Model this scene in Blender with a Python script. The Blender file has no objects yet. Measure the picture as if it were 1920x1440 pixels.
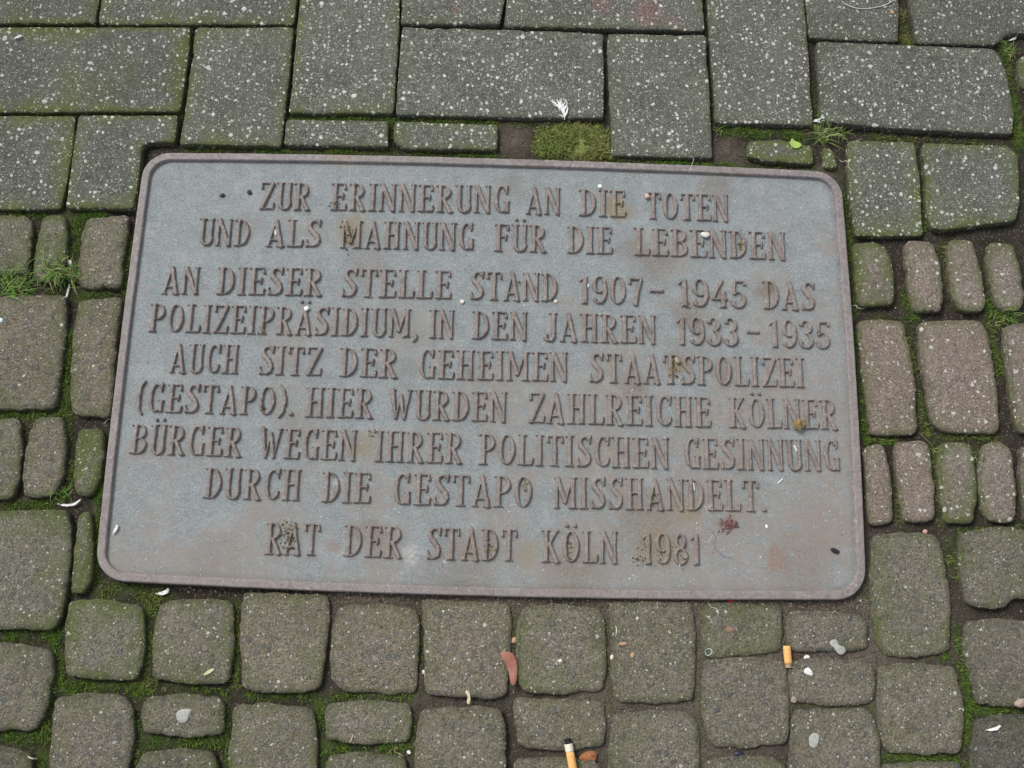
import bpy, bmesh, math, random
import numpy as np
from mathutils import Vector, Matrix
from mathutils.bvhtree import BVHTree

S = bpy.context.scene
COL = S.collection
random.seed(7)
RNG = np.random.default_rng(7)

# ------------------------------------------------------------------ camera
FPX, PITCH, YAW, ROLL = 1959.81, 0.2524, -0.0631, 0.0876
CAM = Vector((0.0117, -0.3683, 1.3305))
RM = Matrix.Rotation(YAW, 3, 'Z') @ Matrix.Rotation(PITCH, 3, 'X') @ Matrix.Rotation(ROLL, 3, 'Z')
cd = bpy.data.cameras.new('camera'); cam = bpy.data.objects.new('camera', cd); COL.objects.link(cam)
cam.matrix_world = Matrix.Translation(CAM) @ RM.to_4x4()
cd.sensor_fit = 'HORIZONTAL'; cd.sensor_width = 36.0; cd.lens = FPX / 1920 * 36
cd.clip_start = 0.05; cd.clip_end = 200
S.camera = cam

# ------------------------------------------------------------------ light
SUN = Vector((-0.62, 0.55, 0.95)).normalized()
W = bpy.data.worlds.new('World'); S.world = W; W.use_nodes = True
wn = W.node_tree.nodes; wl = W.node_tree.links
sky = wn.new('ShaderNodeTexSky'); sky.sky_type = 'NISHITA'; sky.sun_disc = False
sky.sun_elevation = math.asin(SUN.z); sky.sun_rotation = math.atan2(SUN.x, SUN.y)
sky.air_density = 1.0; sky.dust_density = 3.0
hs = wn.new('ShaderNodeHueSaturation'); hs.inputs['Saturation'].default_value = 0.30
bg = wn['Background']; bg.inputs['Strength'].default_value = 0.11
wl.new(sky.outputs[0], hs.inputs['Color']); wl.new(hs.outputs[0], bg.inputs['Color'])
sd = bpy.data.lights.new('sun', 'SUN'); sd.energy = 1.5; sd.angle = math.radians(22); sd.color = (1.0, 0.96, 0.9)
sun = bpy.data.objects.new('sun', sd); COL.objects.link(sun)
sun.rotation_euler = SUN.to_track_quat('Z', 'Y').to_euler(); sun.location = SUN * 5
S.view_settings.view_transform = 'Standard'; S.view_settings.look = 'None'
S.view_settings.exposure = 0.54; S.view_settings.gamma = 1.0; S.view_settings.use_curve_mapping = False

# ------------------------------------------------------------------ helpers
RMN = np.array(RM); CAMN = np.array(CAM)
def P(px, py, z=0.0):
    """point of the ground plane at height z seen at photo pixel (px, py)"""
    v = RMN @ np.array([(px - 960) / FPX, -(py - 720) / FPX, -1.0])
    t = (z - CAMN[2]) / v[2]
    return np.array([CAMN[0] + t * v[0], CAMN[1] + t * v[1]])

def hash2(ix, iy, s):
    h = (ix * 374761393 + iy * 668265263 + s * 1442695041) & 0x7fffffff
    h = ((h ^ (h >> 13)) * 1274126177) & 0x7fffffff
    return ((h ^ (h >> 16)) & 0xffff) / 65535.0
def vnoise(x, y, s=0):
    x = np.asarray(x, float); y = np.asarray(y, float)
    ix = np.floor(x).astype(np.int64); iy = np.floor(y).astype(np.int64)
    fx = x - ix; fy = y - iy; fx = fx * fx * (3 - 2 * fx); fy = fy * fy * (3 - 2 * fy)
    a = hash2(ix, iy, s); b = hash2(ix + 1, iy, s); c = hash2(ix, iy + 1, s); d = hash2(ix + 1, iy + 1, s)
    return (a + (b - a) * fx) * (1 - fy) + (c + (d - c) * fx) * fy
def fbm(x, y, s=0, o=3):
    r = 0; a = 0.5; t = 0
    for i in range(o):
        r = r + a * vnoise(x * 2 ** i + 17.3 * i, y * 2 ** i - 9.1 * i, s + i); t += a; a *= 0.5
    return r / t - 0.5

def link(o, parent=None):
    COL.objects.link(o)
    if parent: o.parent = parent
    return o
def mesh_obj(name, verts, faces, mat=None, parent=None, smooth=True, attrs=None, loc=None):
    me = bpy.data.meshes.new(name)
    v = np.asarray(verts, float)
    if loc is not None: v = v - np.asarray(loc)
    me.from_pydata([tuple(a) for a in v], [], [tuple(int(i) for i in f) for f in faces]); 
    if smooth: me.polygons.foreach_set('use_smooth', [True] * len(me.polygons))
    for k, a in (attrs or {}).items():
        at = me.attributes.new(k, 'FLOAT', 'POINT'); at.data.foreach_set('value', np.asarray(a, np.float32))
    me.update()
    o = bpy.data.objects.new(name, me)
    if loc is not None: o.location = tuple(loc)
    if mat: me.materials.append(mat)
    return link(o, parent)
def tag(o, label, cat, group=None, kind=None):
    if label: o['label'] = label
    if cat: o['category'] = cat
    if group: o['group'] = group
    if kind: o['kind'] = kind
    return o
def empty(name, loc):
    o = bpy.data.objects.new(name, None); o.location = tuple(loc); o.empty_display_size = .02
    return link(o)

class N:
    """tiny node-graph writer"""
    def __init__(s, name):
        s.m = bpy.data.materials.new(name); s.m.use_nodes = True
        s.t = s.m.node_tree; s.b = s.t.nodes['Principled BSDF']
    def n(s, typ, **k):
        x = s.t.nodes.new('ShaderNode' + typ)
        for a, v in k.items(): setattr(x, a, v)
        return x
    def put(s, sock, v):
        if hasattr(v, 'is_output'): s.t.links.new(v, sock)
        elif v is not None: sock.default_value = v
    def math(s, op, a, b=None, c=None, clamp=False):
        x = s.n('Math', operation=op, use_clamp=clamp); s.put(x.inputs[0], a); s.put(x.inputs[1], b)
        if c is not None: s.put(x.inputs[2], c)
        return x.outputs[0]
    def mix(s, f, a, b, blend='MIX'):
        x = s.n('Mix', data_type='RGBA', blend_type=blend); s.put(x.inputs[0], f)
        for i, v in ((6, a), (7, b)):
            if isinstance(v, tuple) and len(v) == 3: v = v + (1,)
            s.put(x.inputs[i], v)
        return x.outputs[2]
    def ramp(s, f, a, b):
        x = s.n('MapRange', interpolation_type='SMOOTHSTEP'); s.put(x.inputs[0], f); s.put(x.inputs[1], a); s.put(x.inputs[2], b)
        return x.outputs[0]
    def pos(s):
        return s.n('NewGeometry').outputs['Position']
    def noise(s, vec, sc, det=2, rough=.5, dist=0, col=False):
        x = s.n('TexNoise'); s.put(x.inputs['Vector'], vec); x.inputs['Scale'].default_value = sc
        x.inputs['Detail'].default_value = det; x.inputs['Roughness'].default_value = rough; x.inputs['Distortion'].default_value = dist
        return x.outputs['Color' if col else 'Fac']
    def vor(s, vec, sc, dims='3D'):
        x = s.n('TexVoronoi', voronoi_dimensions=dims); s.put(x.inputs['Vector'], vec); x.inputs['Scale'].default_value = sc
        return x.outputs['Distance'], x.outputs['Color']
    def attr(s, name, obj=False):
        x = s.n('Attribute', attribute_name=name, attribute_type='OBJECT' if obj else 'GEOMETRY'); return x
    def sep(s, c):
        x = s.n('SeparateColor'); s.put(x.inputs[0], c); return x.outputs
    def warp(s, vec, sc, amt):
        c = s.noise(vec, sc, 2, col=True)
        x = s.n('VectorMath', operation='MULTIPLY_ADD'); s.put(x.inputs[0], c); x.inputs[1].default_value = (amt,) * 3
        s.put(x.inputs[2], vec); return x.outputs[0]
    def bump(s, h, strength, dist):
        x = s.n('Bump'); x.inputs['Strength'].default_value = strength; x.inputs['Distance'].default_value = dist
        s.put(x.inputs['Height'], h); s.put(s.b.inputs['Normal'], x.outputs[0]); return x
    def out(s, col=None, rough=.8, spec=.3, metal=0):
        if isinstance(col, tuple) and len(col) == 3: col = col + (1,)
        s.put(s.b.inputs['Base Color'], col); s.put(s.b.inputs['Roughness'], rough)
        s.put(s.b.inputs['Specular IOR Level'], spec); s.put(s.b.inputs['Metallic'], metal)
        return s.m

def chips(g, vec, scale, thr, rmin, rmax):
    """angular aggregate chips: some voronoi cells carry a flake"""
    d, c = g.vor(vec, scale)
    r, gg, b = g.sep(c)[:3]
    size = g.math('MULTIPLY_ADD', g.math('DIVIDE', g.math('SUBTRACT', r, thr), 1 - thr), rmax - rmin, rmin)
    on = g.math('GREATER_THAN', r, thr)
    m = g.ramp(g.math('SUBTRACT', size, d), -.015, .02)
    return g.math('MULTIPLY', on, m), gg

def stone_mat(name, base, base2, chip_amt, rough_bump, pebbly):
    g = N(name); p = g.pos()
    tint = g.attr('tint', True).outputs['Fac']; mossy = g.attr('moss', True).outputs['Fac']; warm = g.attr('warm', True).outputs['Fac']
    rim = g.attr('rim').outputs['Fac']
    n1 = g.noise(p, 14, 3); n2 = g.noise(p, 90, 3, .6); n3 = g.noise(p, 420, 3, .7); n4 = g.noise(p, 1100, 2, .6)
    col = g.mix(g.ramp(n1, .3, .7), base, base2)
    col = g.mix(g.math('MULTIPLY', warm, .5), col, (base[0] * 1.15, base[1] * .93, base[2] * .82))
    # medium mottling
    f = g.math('MULTIPLY_ADD', n2, .9, .55); col = g.mix(1, col, g.comb(f, f, f), 'MULTIPLY')
    f = g.math('MULTIPLY_ADD', g.ramp(n3, .25, .75), 1.1, .45); col = g.mix(1, col, g.comb(f, f, f), 'MULTIPLY')
    f = g.math('MULTIPLY_ADD', g.ramp(n4, .25, .75), .9, .55); col = g.mix(.9, col, g.comb(f, f, f), 'MULTIPLY')
    pw = g.warp(g.warp(p, 120, .004), 380, .0032)
    # sand grains showing through, dark and light
    if pebbly:
        d, c = g.vor(pw, 115); s_ = g.sep(c)
        peb = g.math('MULTIPLY', g.math('GREATER_THAN', s_[0], .58), g.ramp(d, .50, .42))
        pc = g.mix(s_[1], (.085, .095, .095), (.24, .215, .195))
        col = g.mix(g.math('MULTIPLY', peb, .8), col, pc)
    d, c = g.vor(pw, 440); s_ = g.sep(c)
    gr = g.math('MULTIPLY', g.math('GREATER_THAN', s_[0], .5), g.ramp(d, .5, .36))
    col = g.mix(g.math('MULTIPLY', gr, .75), col, g.mix(s_[1], (.045, .045, .04), (.34, .31, .27)))
    # moss film on the edges and in patches
    mn = g.noise(p, 30, 4, .6)
    mm = g.math('MULTIPLY', g.ramp(rim, .045 if pebbly else .034, .0), g.ramp(mn, .34 if pebbly else .28, .66))
    mm = g.math('ADD', mm, g.math('MULTIPLY', g.ramp(g.noise(p, 11, 4, .6), .42, .75), .75))
    em = g.math('MULTIPLY', g.ramp(rim, .011, .0), g.ramp(g.noise(p, 22, 4, .6), .36, .58)); mm = g.math('MULTIPLY_ADD', em, .45 if pebbly else 1.3, g.math('MULTIPLY', mm, 1.15 if pebbly else 1.0))
    mm = g.math('MULTIPLY', mm, mossy, clamp=True)
    mc = g.mix(n3, (.06, .085, .022), (.145, .170, .052))
    col = g.mix(g.math('MULTIPLY', mm, .85), col, mc)
    if not pebbly:
        for (px, py, r, c_, a_) in ((1215, 25, .032, (.33, .12, .13), .45), (1130, 8, .02, (.33, .12, .13), .35), (1262, 42, .012, (.33, .12, .13), .4), (855, 20, .01, (.33, .12, .13), .5), (1232, 150, .012, (.22, .2, .18), .5), (735, 82, .012, (.22, .2, .18), .4), (905, 208, .013, (.22, .2, .18), .5)):
            q_ = P(px, py); dv = g.n('VectorMath', operation='DISTANCE'); g.put(dv.inputs[0], g.warp(p, 60, .016)); dv.inputs[1].default_value = (q_[0] + .008, q_[1] + .008, .008)
            col = g.mix(g.math('MULTIPLY', g.math('MULTIPLY', g.ramp(dv.outputs['Value'], r, r * .3), g.ramp(n3, .4, .6)), a_), col, c_)
    # dirt settled on the arris
    dm = g.math('MULTIPLY', g.ramp(rim, .007, .0), g.ramp(n2, .25, .7))
    col = g.mix(g.math('MULTIPLY', dm, .55), col, (.05, .045, .032))
    # white chips in three sizes
    big, bc = chips(g, pw, 72 if not pebbly else 100, 1 - .20 * chip_amt, .12, .25)
    mid, bm = chips(g, pw, 145 if not pebbly else 260, 1 - .40 * chip_amt, .16, .36)
    sml, bs = chips(g, pw, 360 if not pebbly else 480, 1 - .36 * chip_amt, .2, .40)
    ch = g.math('MAXIMUM', g.math('MAXIMUM', g.math('MULTIPLY', big, .9), g.math('MULTIPLY', mid, .85)), g.math('MULTIPLY', sml, .65))
    cc = g.mix(g.noise(p, 230, 1), (.20, .195, .175), (.86, .85, .80)); cc = g.mix(.35, cc, g.mix(bm, (.3, .29, .26), (.75, .74, .70)))
    col = g.mix(ch, col, cc)
    col = g.mix(1, col, g.comb(tint, tint, tint), 'MULTIPLY')
    h = g.math('ADD', g.math('MULTIPLY', n2, 1.2), g.math('ADD', g.math('MULTIPLY', n3, .9), g.math('MULTIPLY', n4, .5)))
    if pebbly: h = g.math('ADD', h, g.math('MULTIPLY', peb, .5))
    h = g.math('ADD', h, g.math('MULTIPLY', gr, .25))
    g.bump(h, 1.0, rough_bump)
    return g.out(col, .92, .22)
def _comb(s, a, b, c):
    x = s.n('CombineColor'); s.put(x.inputs[0], a); s.put(x.inputs[1], b); s.put(x.inputs[2], c); return x.outputs[0]
N.comb = _comb

MAT_P = stone_mat('slab_concrete', (.088, .095, .081), (.116, .120, .105), 1.0, .0009, False)
MAT_C = stone_mat('cobble_concrete', (.156, .148, .116), (.196, .183, .146), .30, .0022, True)
MAT_R = stone_mat('right_cobble_concrete', (.185, .160, .143), (.218, .190, .170), .55, .0014, False)

def iron_mat(name, base, base2, speck, stain, bump):
    g = N(name); p = g.pos()
    n1 = g.noise(p, 9, 4, .6); n2 = g.noise(p, 55, 4, .65); n3 = g.noise(p, 260, 3, .7); n4 = g.noise(p, 900, 2, .7)
    col = g.mix(g.ramp(n2, .3, .7), base, base2)
    f = g.math('MULTIPLY_ADD', n3, 1.5, .25); col = g.mix(.85, col, g.comb(f, f, f), 'MULTIPLY')
    f = g.math('MULTIPLY_ADD', n4, 2.0, 0.0); col = g.mix(.8, col, g.comb(f, f, f), 'MULTIPLY')
    rb = g.noise(p, 130, 3, .7); col = g.mix(g.math('MULTIPLY', g.ramp(rb, .42, .66), .62), col, (.300, .270, .255)); rc = g.noise(p, 300, 3, .7); col = g.mix(g.math('MULTIPLY', g.ramp(rc, .48, .66), .5), col, (.20, .255, .275) if stain > .3 else (.26, .235, .22))
    fl_ = g.math('MULTIPLY', g.ramp(g.noise(p, 520, 2, .6), .53, .62), .7); col = g.mix(fl_, col, (.11, .105, .10) if stain > .3 else (.13, .10, .09))
    wn_ = g.noise(p, 26, 4, .7); col = g.mix(g.math('MULTIPLY', g.ramp(wn_, .5, .66), .22), col, (.40, .415, .415) if stain > .3 else (.30, .285, .275))
    # brown dirt film, heavier towards the lower right corner
    xyz = g.n('SeparateXYZ'); g.put(xyz.inputs[0], p)
    bias = g.math('MULTIPLY_ADD', xyz.outputs[0], .14, g.math('MULTIPLY', xyz.outputs[1], -.42))
    st = g.ramp(g.math('ADD', n1, bias), .44, .66)
    col = g.mix(g.math('MULTIPLY', g.math('MULTIPLY', st, g.ramp(g.noise(p, 70, 4, .7), .28, .62)), stain), col, (.265, .232, .198))
    # individual stains where dirt and droppings dried
    for (px, py, r, c, a) in STAINS:
        q = P(px, py); dv = g.n('VectorMath', operation='DISTANCE'); g.put(dv.inputs[0], g.warp(p, 40, .03)); dv.inputs[1].default_value = (q[0] + .015, q[1] + .015, .015)
        m = g.math('MULTIPLY', g.ramp(dv.outputs['Value'], r, r * .25), g.ramp(n3, .3, .6))
        col = g.mix(g.math('MULTIPLY', m, min(1, a * (1.35 if stain > .3 else .9))), col, c)
    d, c = g.vor(g.warp(p, 200, .004), 230, '2D'); s_ = g.sep(c)
    sp = g.math('MULTIPLY', g.math('GREATER_THAN', s_[0], .93), g.ramp(g.math('SUBTRACT', d, g.math('MULTIPLY', s_[2], .2)), .2, .05))
    col = g.mix(g.math('MULTIPLY', sp, speck), col, g.mix(g.math('GREATER_THAN', s_[1], .45), (.10, .09, .085), (.5, .49, .47)))
    g.bump(g.math('ADD', g.math('MULTIPLY', n3, .6), g.math('ADD', n4, g.math('MULTIPLY', n2, .5))), 1.0, bump)
    return g.out(col, g.math('MULTIPLY_ADD', n2, .3, .42), .45, .0)
BR, OC, RD, WH = (.16, .115, .075), (.24, .19, .105), (.20, .075, .06), (.55, .55, .53)
STAINS = [(660, 430, .035, OC, .6), (1160, 390, .028, OC, .8), (1345, 345, .035, BR, .45), (1230, 500, .04, BR, .4), (1290, 590, .035, BR, .5),
          (1275, 665, .03, BR, .3), (680, 830, .025, OC, .6), (1190, 735, .03, BR, .5), (1440, 545, .02, BR, .7), (622, 1020, .014, (.24, .13, .09), .5),
          (860, 1070, .06, BR, .35), (1080, 1075, .05, BR, .35), (1215, 990, .06, BR, .4), (1290, 960, .03, OC, .6), (1460, 1040, .016, (.30, .15, .08), .4), (1455, 1062, .012, (.30, .15, .08), .4),
          (1365, 985, .016, RD, .8), (635, 295, .03, (.30, .23, .12), .4), (635, 905, .012, WH, .5), (770, 1040, .016, WH, .35), (590, 1095, .01, WH, .5),
          (1270, 685, .02, OC, .7), (990, 1040, .022, OC, .4), (880, 1030, .02, OC, .45), (690, 500, .04, BR, .35), (470, 420, .03, BR, .2), (1180, 470, .03, BR, .35), (1360, 700, .03, BR, .3), (770, 690, .03, BR, .25), (1400, 880, .03, BR, .3), (560, 800, .035, BR, .25), (960, 350, .03, BR, .3), (400, 1050, .05, BR, .2), (1500, 1060, .06, BR, .3), (700, 1000, .03, BR, .35), (1240, 1030, .045, OC, .3), (1540, 990, .05, (.25, .2, .17), .5)]
MAT_PLATE = iron_mat('plaque_plate', (.222, .270, .286), (.308, .350, .360), .35, .8, .0012)
MAT_LETTER = iron_mat('plaque_letter', (.150, .124, .112), (.208, .174, .160), .35, .25, .0005)
MAT_RIM = iron_mat('plaque_rim', (.180, .158, .158), (.235, .212, .216), .35, .25, .0005)

def simple(name, a, b, sc=200, rough=.6, spec=.3, bump=0, attr=None):
    g = N(name)
    f = g.attr(attr).outputs['Fac'] if attr else g.ramp(g.noise(g.pos(), sc, 3, .6), .3, .7)
    if bump: g.bump(g.noise(g.pos(), sc * 2, 3), 1.0, bump)
    return g.out(g.mix(f, a, b), rough, spec)
def blade_mat(name, dry, green, bright):
    g = N(name); t = g.attr('tint').outputs['Fac']; d = g.attr('dry').outputs['Fac']
    col = g.mix(t, green, bright); col = g.mix(d, col, dry)
    return g.out(col, .75, .2)
MAT_MOSS = blade_mat('moss', (.21, .20, .07), (.045, .10, .014), (.12, .22, .026))
MAT_CUSHION = blade_mat('moss_cushion', (.30, .28, .11), (.06, .12, .018), (.19, .29, .05))
MAT_GRASS = blade_mat('grass', (.30, .27, .13), (.035, .105, .014), (.11, .25, .035))

# ------------------------------------------------------------------ ground
MOSS = [  # x0,y0,x1,y1,width px,density,dryness
 (0,213,340,211,6,.6,.5),(357,60,340,205,5,.5,.6),(0,47,360,46,5,.25,.5),(360,46,548,47,4,.3,.4),
 (540,217,740,220,8,.9,.1),(745,220,935,227,8,.7,.1),(527,281,735,282,9,1,.05),(345,277,527,279,7,.6,.1),(733,225,731,280,9,.6,.3),(760,286,930,289,8,.7,.1),
 (950,228,1130,230,6,.3,.2),(1000,299,1147,300,8,.7,.1),(1147,297,1335,306,9,.9,.05),(1340,308,1530,317,9,.8,.1),(1360,240,1440,246,12,1,0),(1440,243,1525,250,10,.9,0),
 (1470,245,1505,255,14,1,0),(1640,252,1722,258,10,.7,.4),(1722,256,1890,266,8,.3,.3),(1690,10,1707,82,15,.5,.9),(1685,60,1715,85,14,.8,.5),
 (1888,70,1912,250,13,.9,.1),(1913,240,1912,275,13,.9,.1),(1527,150,1536,225,7,.4,.2),(1510,75,1640,78,4,.3,.2),
 (1335,150,1342,225,6,.5,.1),(1575,318,1597,450,9,.9,.1),(1597,450,1606,590,9,.9,.05),(1729,350,1737,430,6,.8,.1),(1700,545,1722,595,13,.7,.1),
 (1853,560,1875,595,16,1,.0),(1875,590,1915,600,12,.9,.1),(1772,455,1792,570,9,.5,.6),(1610,620,1626,830,8,.8,.1),(1702,612,1745,815,13,.6,.5),(1645,592,1720,597,8,.4,.3),
 (1625,825,1690,826,9,.8,.4),(1760,818,1880,819,8,.6,.5),(1690,900,1695,985,11,.5,.3),(1757,830,1768,985,10,.6,.5),(1830,835,1838,880,12,.8,.3),(1860,605,1880,700,13,.6,.3),
 (1785,1010,1800,1085,11,.6,.3),(1740,1235,1785,1230,9,.8,.1),(1793,1165,1805,1245,8,.8,.1),(1805,1245,1826,1330,14,1,.0),(1812,1330,1825,1440,17,1,.05),(1830,1333,1920,1333,11,1,.0),(1655,1420,1805,1424,11,.8,.05),
 (1628,1100,1636,1140,7,.6,.3),(1800,995,1920,985,7,.3,.2),
 (0,1193,112,1190,12,.9,.0),(98,1185,106,1290,13,1,.0),(104,1275,135,1302,13,1,0),(130,1286,275,1292,13,.9,.1),(277,1130,268,1300,20,1,.4),(185,1110,300,1122,19,1,.35),(300,1292,430,1296,10,.6,.1),
 (90,1260,75,1440,15,1,.1),(0,1384,72,1384,17,1,.0),(442,1130,440,1290,9,.7,.4),(255,1300,248,1440,11,.7,.2),(275,1394,415,1394,13,.9,.05),(415,1310,428,1440,9,.7,.1),
 (455,1304,600,1306,9,.8,.1),(598,1325,601,1440,13,1,.1),(600,1401,765,1403,15,1,.1),(615,1306,775,1308,9,.6,.1),(775,1320,772,1440,6,.4,.3),
 (138,405,142,475,22,1,.15),(150,400,195,402,14,1,.05),(150,552,195,550,14,1,.1),(240,440,228,545,8,.7,.1),(124,620,115,762,12,1,.1),(0,776,135,774,13,.9,.15),(98,765,118,745,15,1,.1),(38,790,50,870,9,.6,.1),
 (0,946,95,947,11,1,.05),(122,790,126,900,9,.7,.2),(100,905,118,940,14,.9,.1),(187,885,174,1000,10,1,.0),(175,1000,172,1092,8,1,.05),(130,1000,134,1110,6,.4,.6),(195,805,180,900,7,.6,.3),
 (0,398,120,398,7,.5,.1),(60,420,62,520,8,.4,.2),(130,540,220,552,9,.6,.3),(225,560,205,780,6,.5,.2),(0,549,120,545,12,.6,.3),(550,1100,610,1106,5,.3,.5),
 (1380,1130,1310,1240,8,.3,.7),(1135,1160,1143,1330,7,.25,.6),(960,1140,964,1310,7,.25,.5),(1308,1240,1316,1440,7,.4,.5),(790,1140,792,1300,6,.3,.4),(1480,1324,1645,1326,7,.6,.5),(1644,1330,1652,1440,8,.5,.5)]
MW = [(P(a, b), P(c, d), w * .00068, den, dry) for a, b, c, d, w, den, dry in MOSS]
FILL = [(700, 1120, .12, .006), (930, 1122, .16, .007), (1250, 1128, .2, .0085), (1390, 1230, .17, .0085), (1600, 1230, .17, .0075), (1300, 1380, .18, .007), (967, 262, .035, .006), (1370, 285, .03, .006), (1060, 265, .06, .004), (1550, 330, .03, .006), (1140, 1320, .14, .007), (1700, 1330, .1, .005), (800, 1320, .12, .004)]
def ground_z(x, y):
    z = -.0115 + .004 * fbm(x * 38, y * 38, 3) + .003 * fbm(x * 150, y * 150, 5) + .0015 * fbm(x * 420, y * 420, 8, 2)
    up = ground_fill(x, y)
    return z + up
def ground_fill(x, y):
    up = 0 * x
    for px, py, r, h in FILL:
        q = P(px, py); up = np.maximum(up, h * np.exp(-((x - q[0]) ** 2 + (y - q[1]) ** 2) / (r * r) * 1.5))
    return up
def seg_d(x, y, a, b):
    dx, dy = b - a; L2 = dx * dx + dy * dy + 1e-9
    t = np.clip(((x - a[0]) * dx + (y - a[1]) * dy) / L2, 0, 1)
    return np.hypot(x - a[0] - t * dx, y - a[1] - t * dy)
GX = np.linspace(-.86, .90, 500); GY = np.linspace(-.76, .70, 420)
gx, gy = np.meshgrid(GX, GY)
gz = ground_z(gx, gy)
gm = np.zeros_like(gx)
for a, b, w, den, dry in MW:
    gm = np.maximum(gm, den * np.clip(1.6 - seg_d(gx, gy, a, b) / w, 0, 1))
gz = gz + .002 * gm
edge = np.zeros_like(gz, bool); edge[0] = edge[-1] = True; edge[:, 0] = edge[:, -1] = True
gz[edge] = -.0135
gm = gm * np.clip(.5 + 1.6 * fbm(gx * 60, gy * 60, 11), 0, 1)
nx, ny = len(GX), len(GY)
idx = np.arange(nx * ny).reshape(ny, nx)
q = np.stack([idx[:-1, :-1], idx[:-1, 1:], idx[1:, 1:], idx[1:, :-1]], -1).reshape(-1, 4)
gv = np.stack([gx.ravel(), gy.ravel(), gz.ravel()], 1)
R_ = 60.0; base = len(gv)
far = [(-R_, -R_, -.0135), (R_, -R_, -.0135), (R_, R_, -.0135), (-R_, R_, -.0135)]
gvv = np.vstack([gv, far]); cs = [idx[0, 0], idx[0, -1], idx[-1, -1], idx[-1, 0]]
border = [list(idx[0]), list(idx[:, -1]), list(idx[-1][::-1]), list(idx[:, 0][::-1])]
faces = [tuple(r) for r in q]
for i in range(4):
    br = border[i]; A, B = base + i, base + (i + 1) % 4
    faces.append((A, B, br[-1])); 
    for k in range(len(br) - 1): faces.append((A, br[k + 1], br[k]))
g = N('soil'); p = g.pos()
n1 = g.noise(p, 60, 4, .65); n2 = g.noise(p, 420, 3, .7)
c = g.mix(n1, (.020, .018, .014), (.062, .052, .040)); c = g.mix(g.math('MULTIPLY', g.attr('dust').outputs['Fac'], g.ramp(n2, .3, .6)), c, (.150, .128, .100)); d, vc = g.vor(p, 420, '2D'); s_ = g.sep(vc)
c = g.mix(g.math('MULTIPLY', g.math('GREATER_THAN', s_[0], .8), g.ramp(d, .5, .25)), c, g.mix(s_[1], (.06, .052, .045), (.19, .165, .14)))
c = g.mix(g.math('MULTIPLY', g.attr('moss').outputs['Fac'], .8), c, g.mix(n2, (.03, .06, .010), (.085, .125, .022)))
g.bump(g.math('ADD', n2, n1), 1.0, .003)
MAT_SOIL = g.out(c, .95, .15)
gdust = np.clip(ground_fill(gx, gy) / .0075, 0, 1)
ground = mesh_obj('ground', gvv, faces, MAT_SOIL, attrs={'dust': np.append(gdust.ravel(), [0] * 4), 'moss': np.append(gm.ravel(), [0] * 4)})
ground['kind'] = 'structure'

# ------------------------------------------------------------------ paving stones
def round_poly(pts, r, n=5):
    out = []; m = len(pts)
    for i in range(m):
        a, b, c = pts[i - 1], pts[i], pts[(i + 1) % m]
        la, lc = np.linalg.norm(a - b), np.linalg.norm(c - b)
        p0 = b + (a - b) / la * min(r, .48 * la); p1 = b + (c - b) / lc * min(r, .48 * lc)
        for k in range(n + 1):
            t = k / n; out.append((1 - t) ** 2 * p0 + 2 * t * (1 - t) * b + t * t * p1)
    return np.array(out)
def resample(pts, step):
    q = np.vstack([pts, pts[:1]]); L = np.hypot(*np.diff(q, axis=0).T); s = np.concatenate([[0], np.cumsum(L)])
    n = max(24, int(s[-1] / step)); u = np.arange(n) / n * s[-1]
    return np.stack([np.interp(u, s, q[:, 0]), np.interp(u, s, q[:, 1])], 1)
def normals(q):
    t = np.roll(q, -1, 0) - np.roll(q, 1, 0); t /= np.linalg.norm(t, axis=1, keepdims=True) + 1e-12
    n = np.stack([-t[:, 1], t[:, 0]], 1)
    a = .5 * np.sum(q[:, 0] * np.roll(q[:, 1], -1) - np.roll(q[:, 0], -1) * q[:, 1])
    return n if a > 0 else -n          # inward
BVH_V, BVH_F = [], []
def add_bvh(v, f):
    o = len(BVH_V); BVH_V.extend([tuple(x) for x in v]); BVH_F.extend([tuple(int(i) + o for i in x) for x in f])
add_bvh(gv, q)
SEED = [0]
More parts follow.
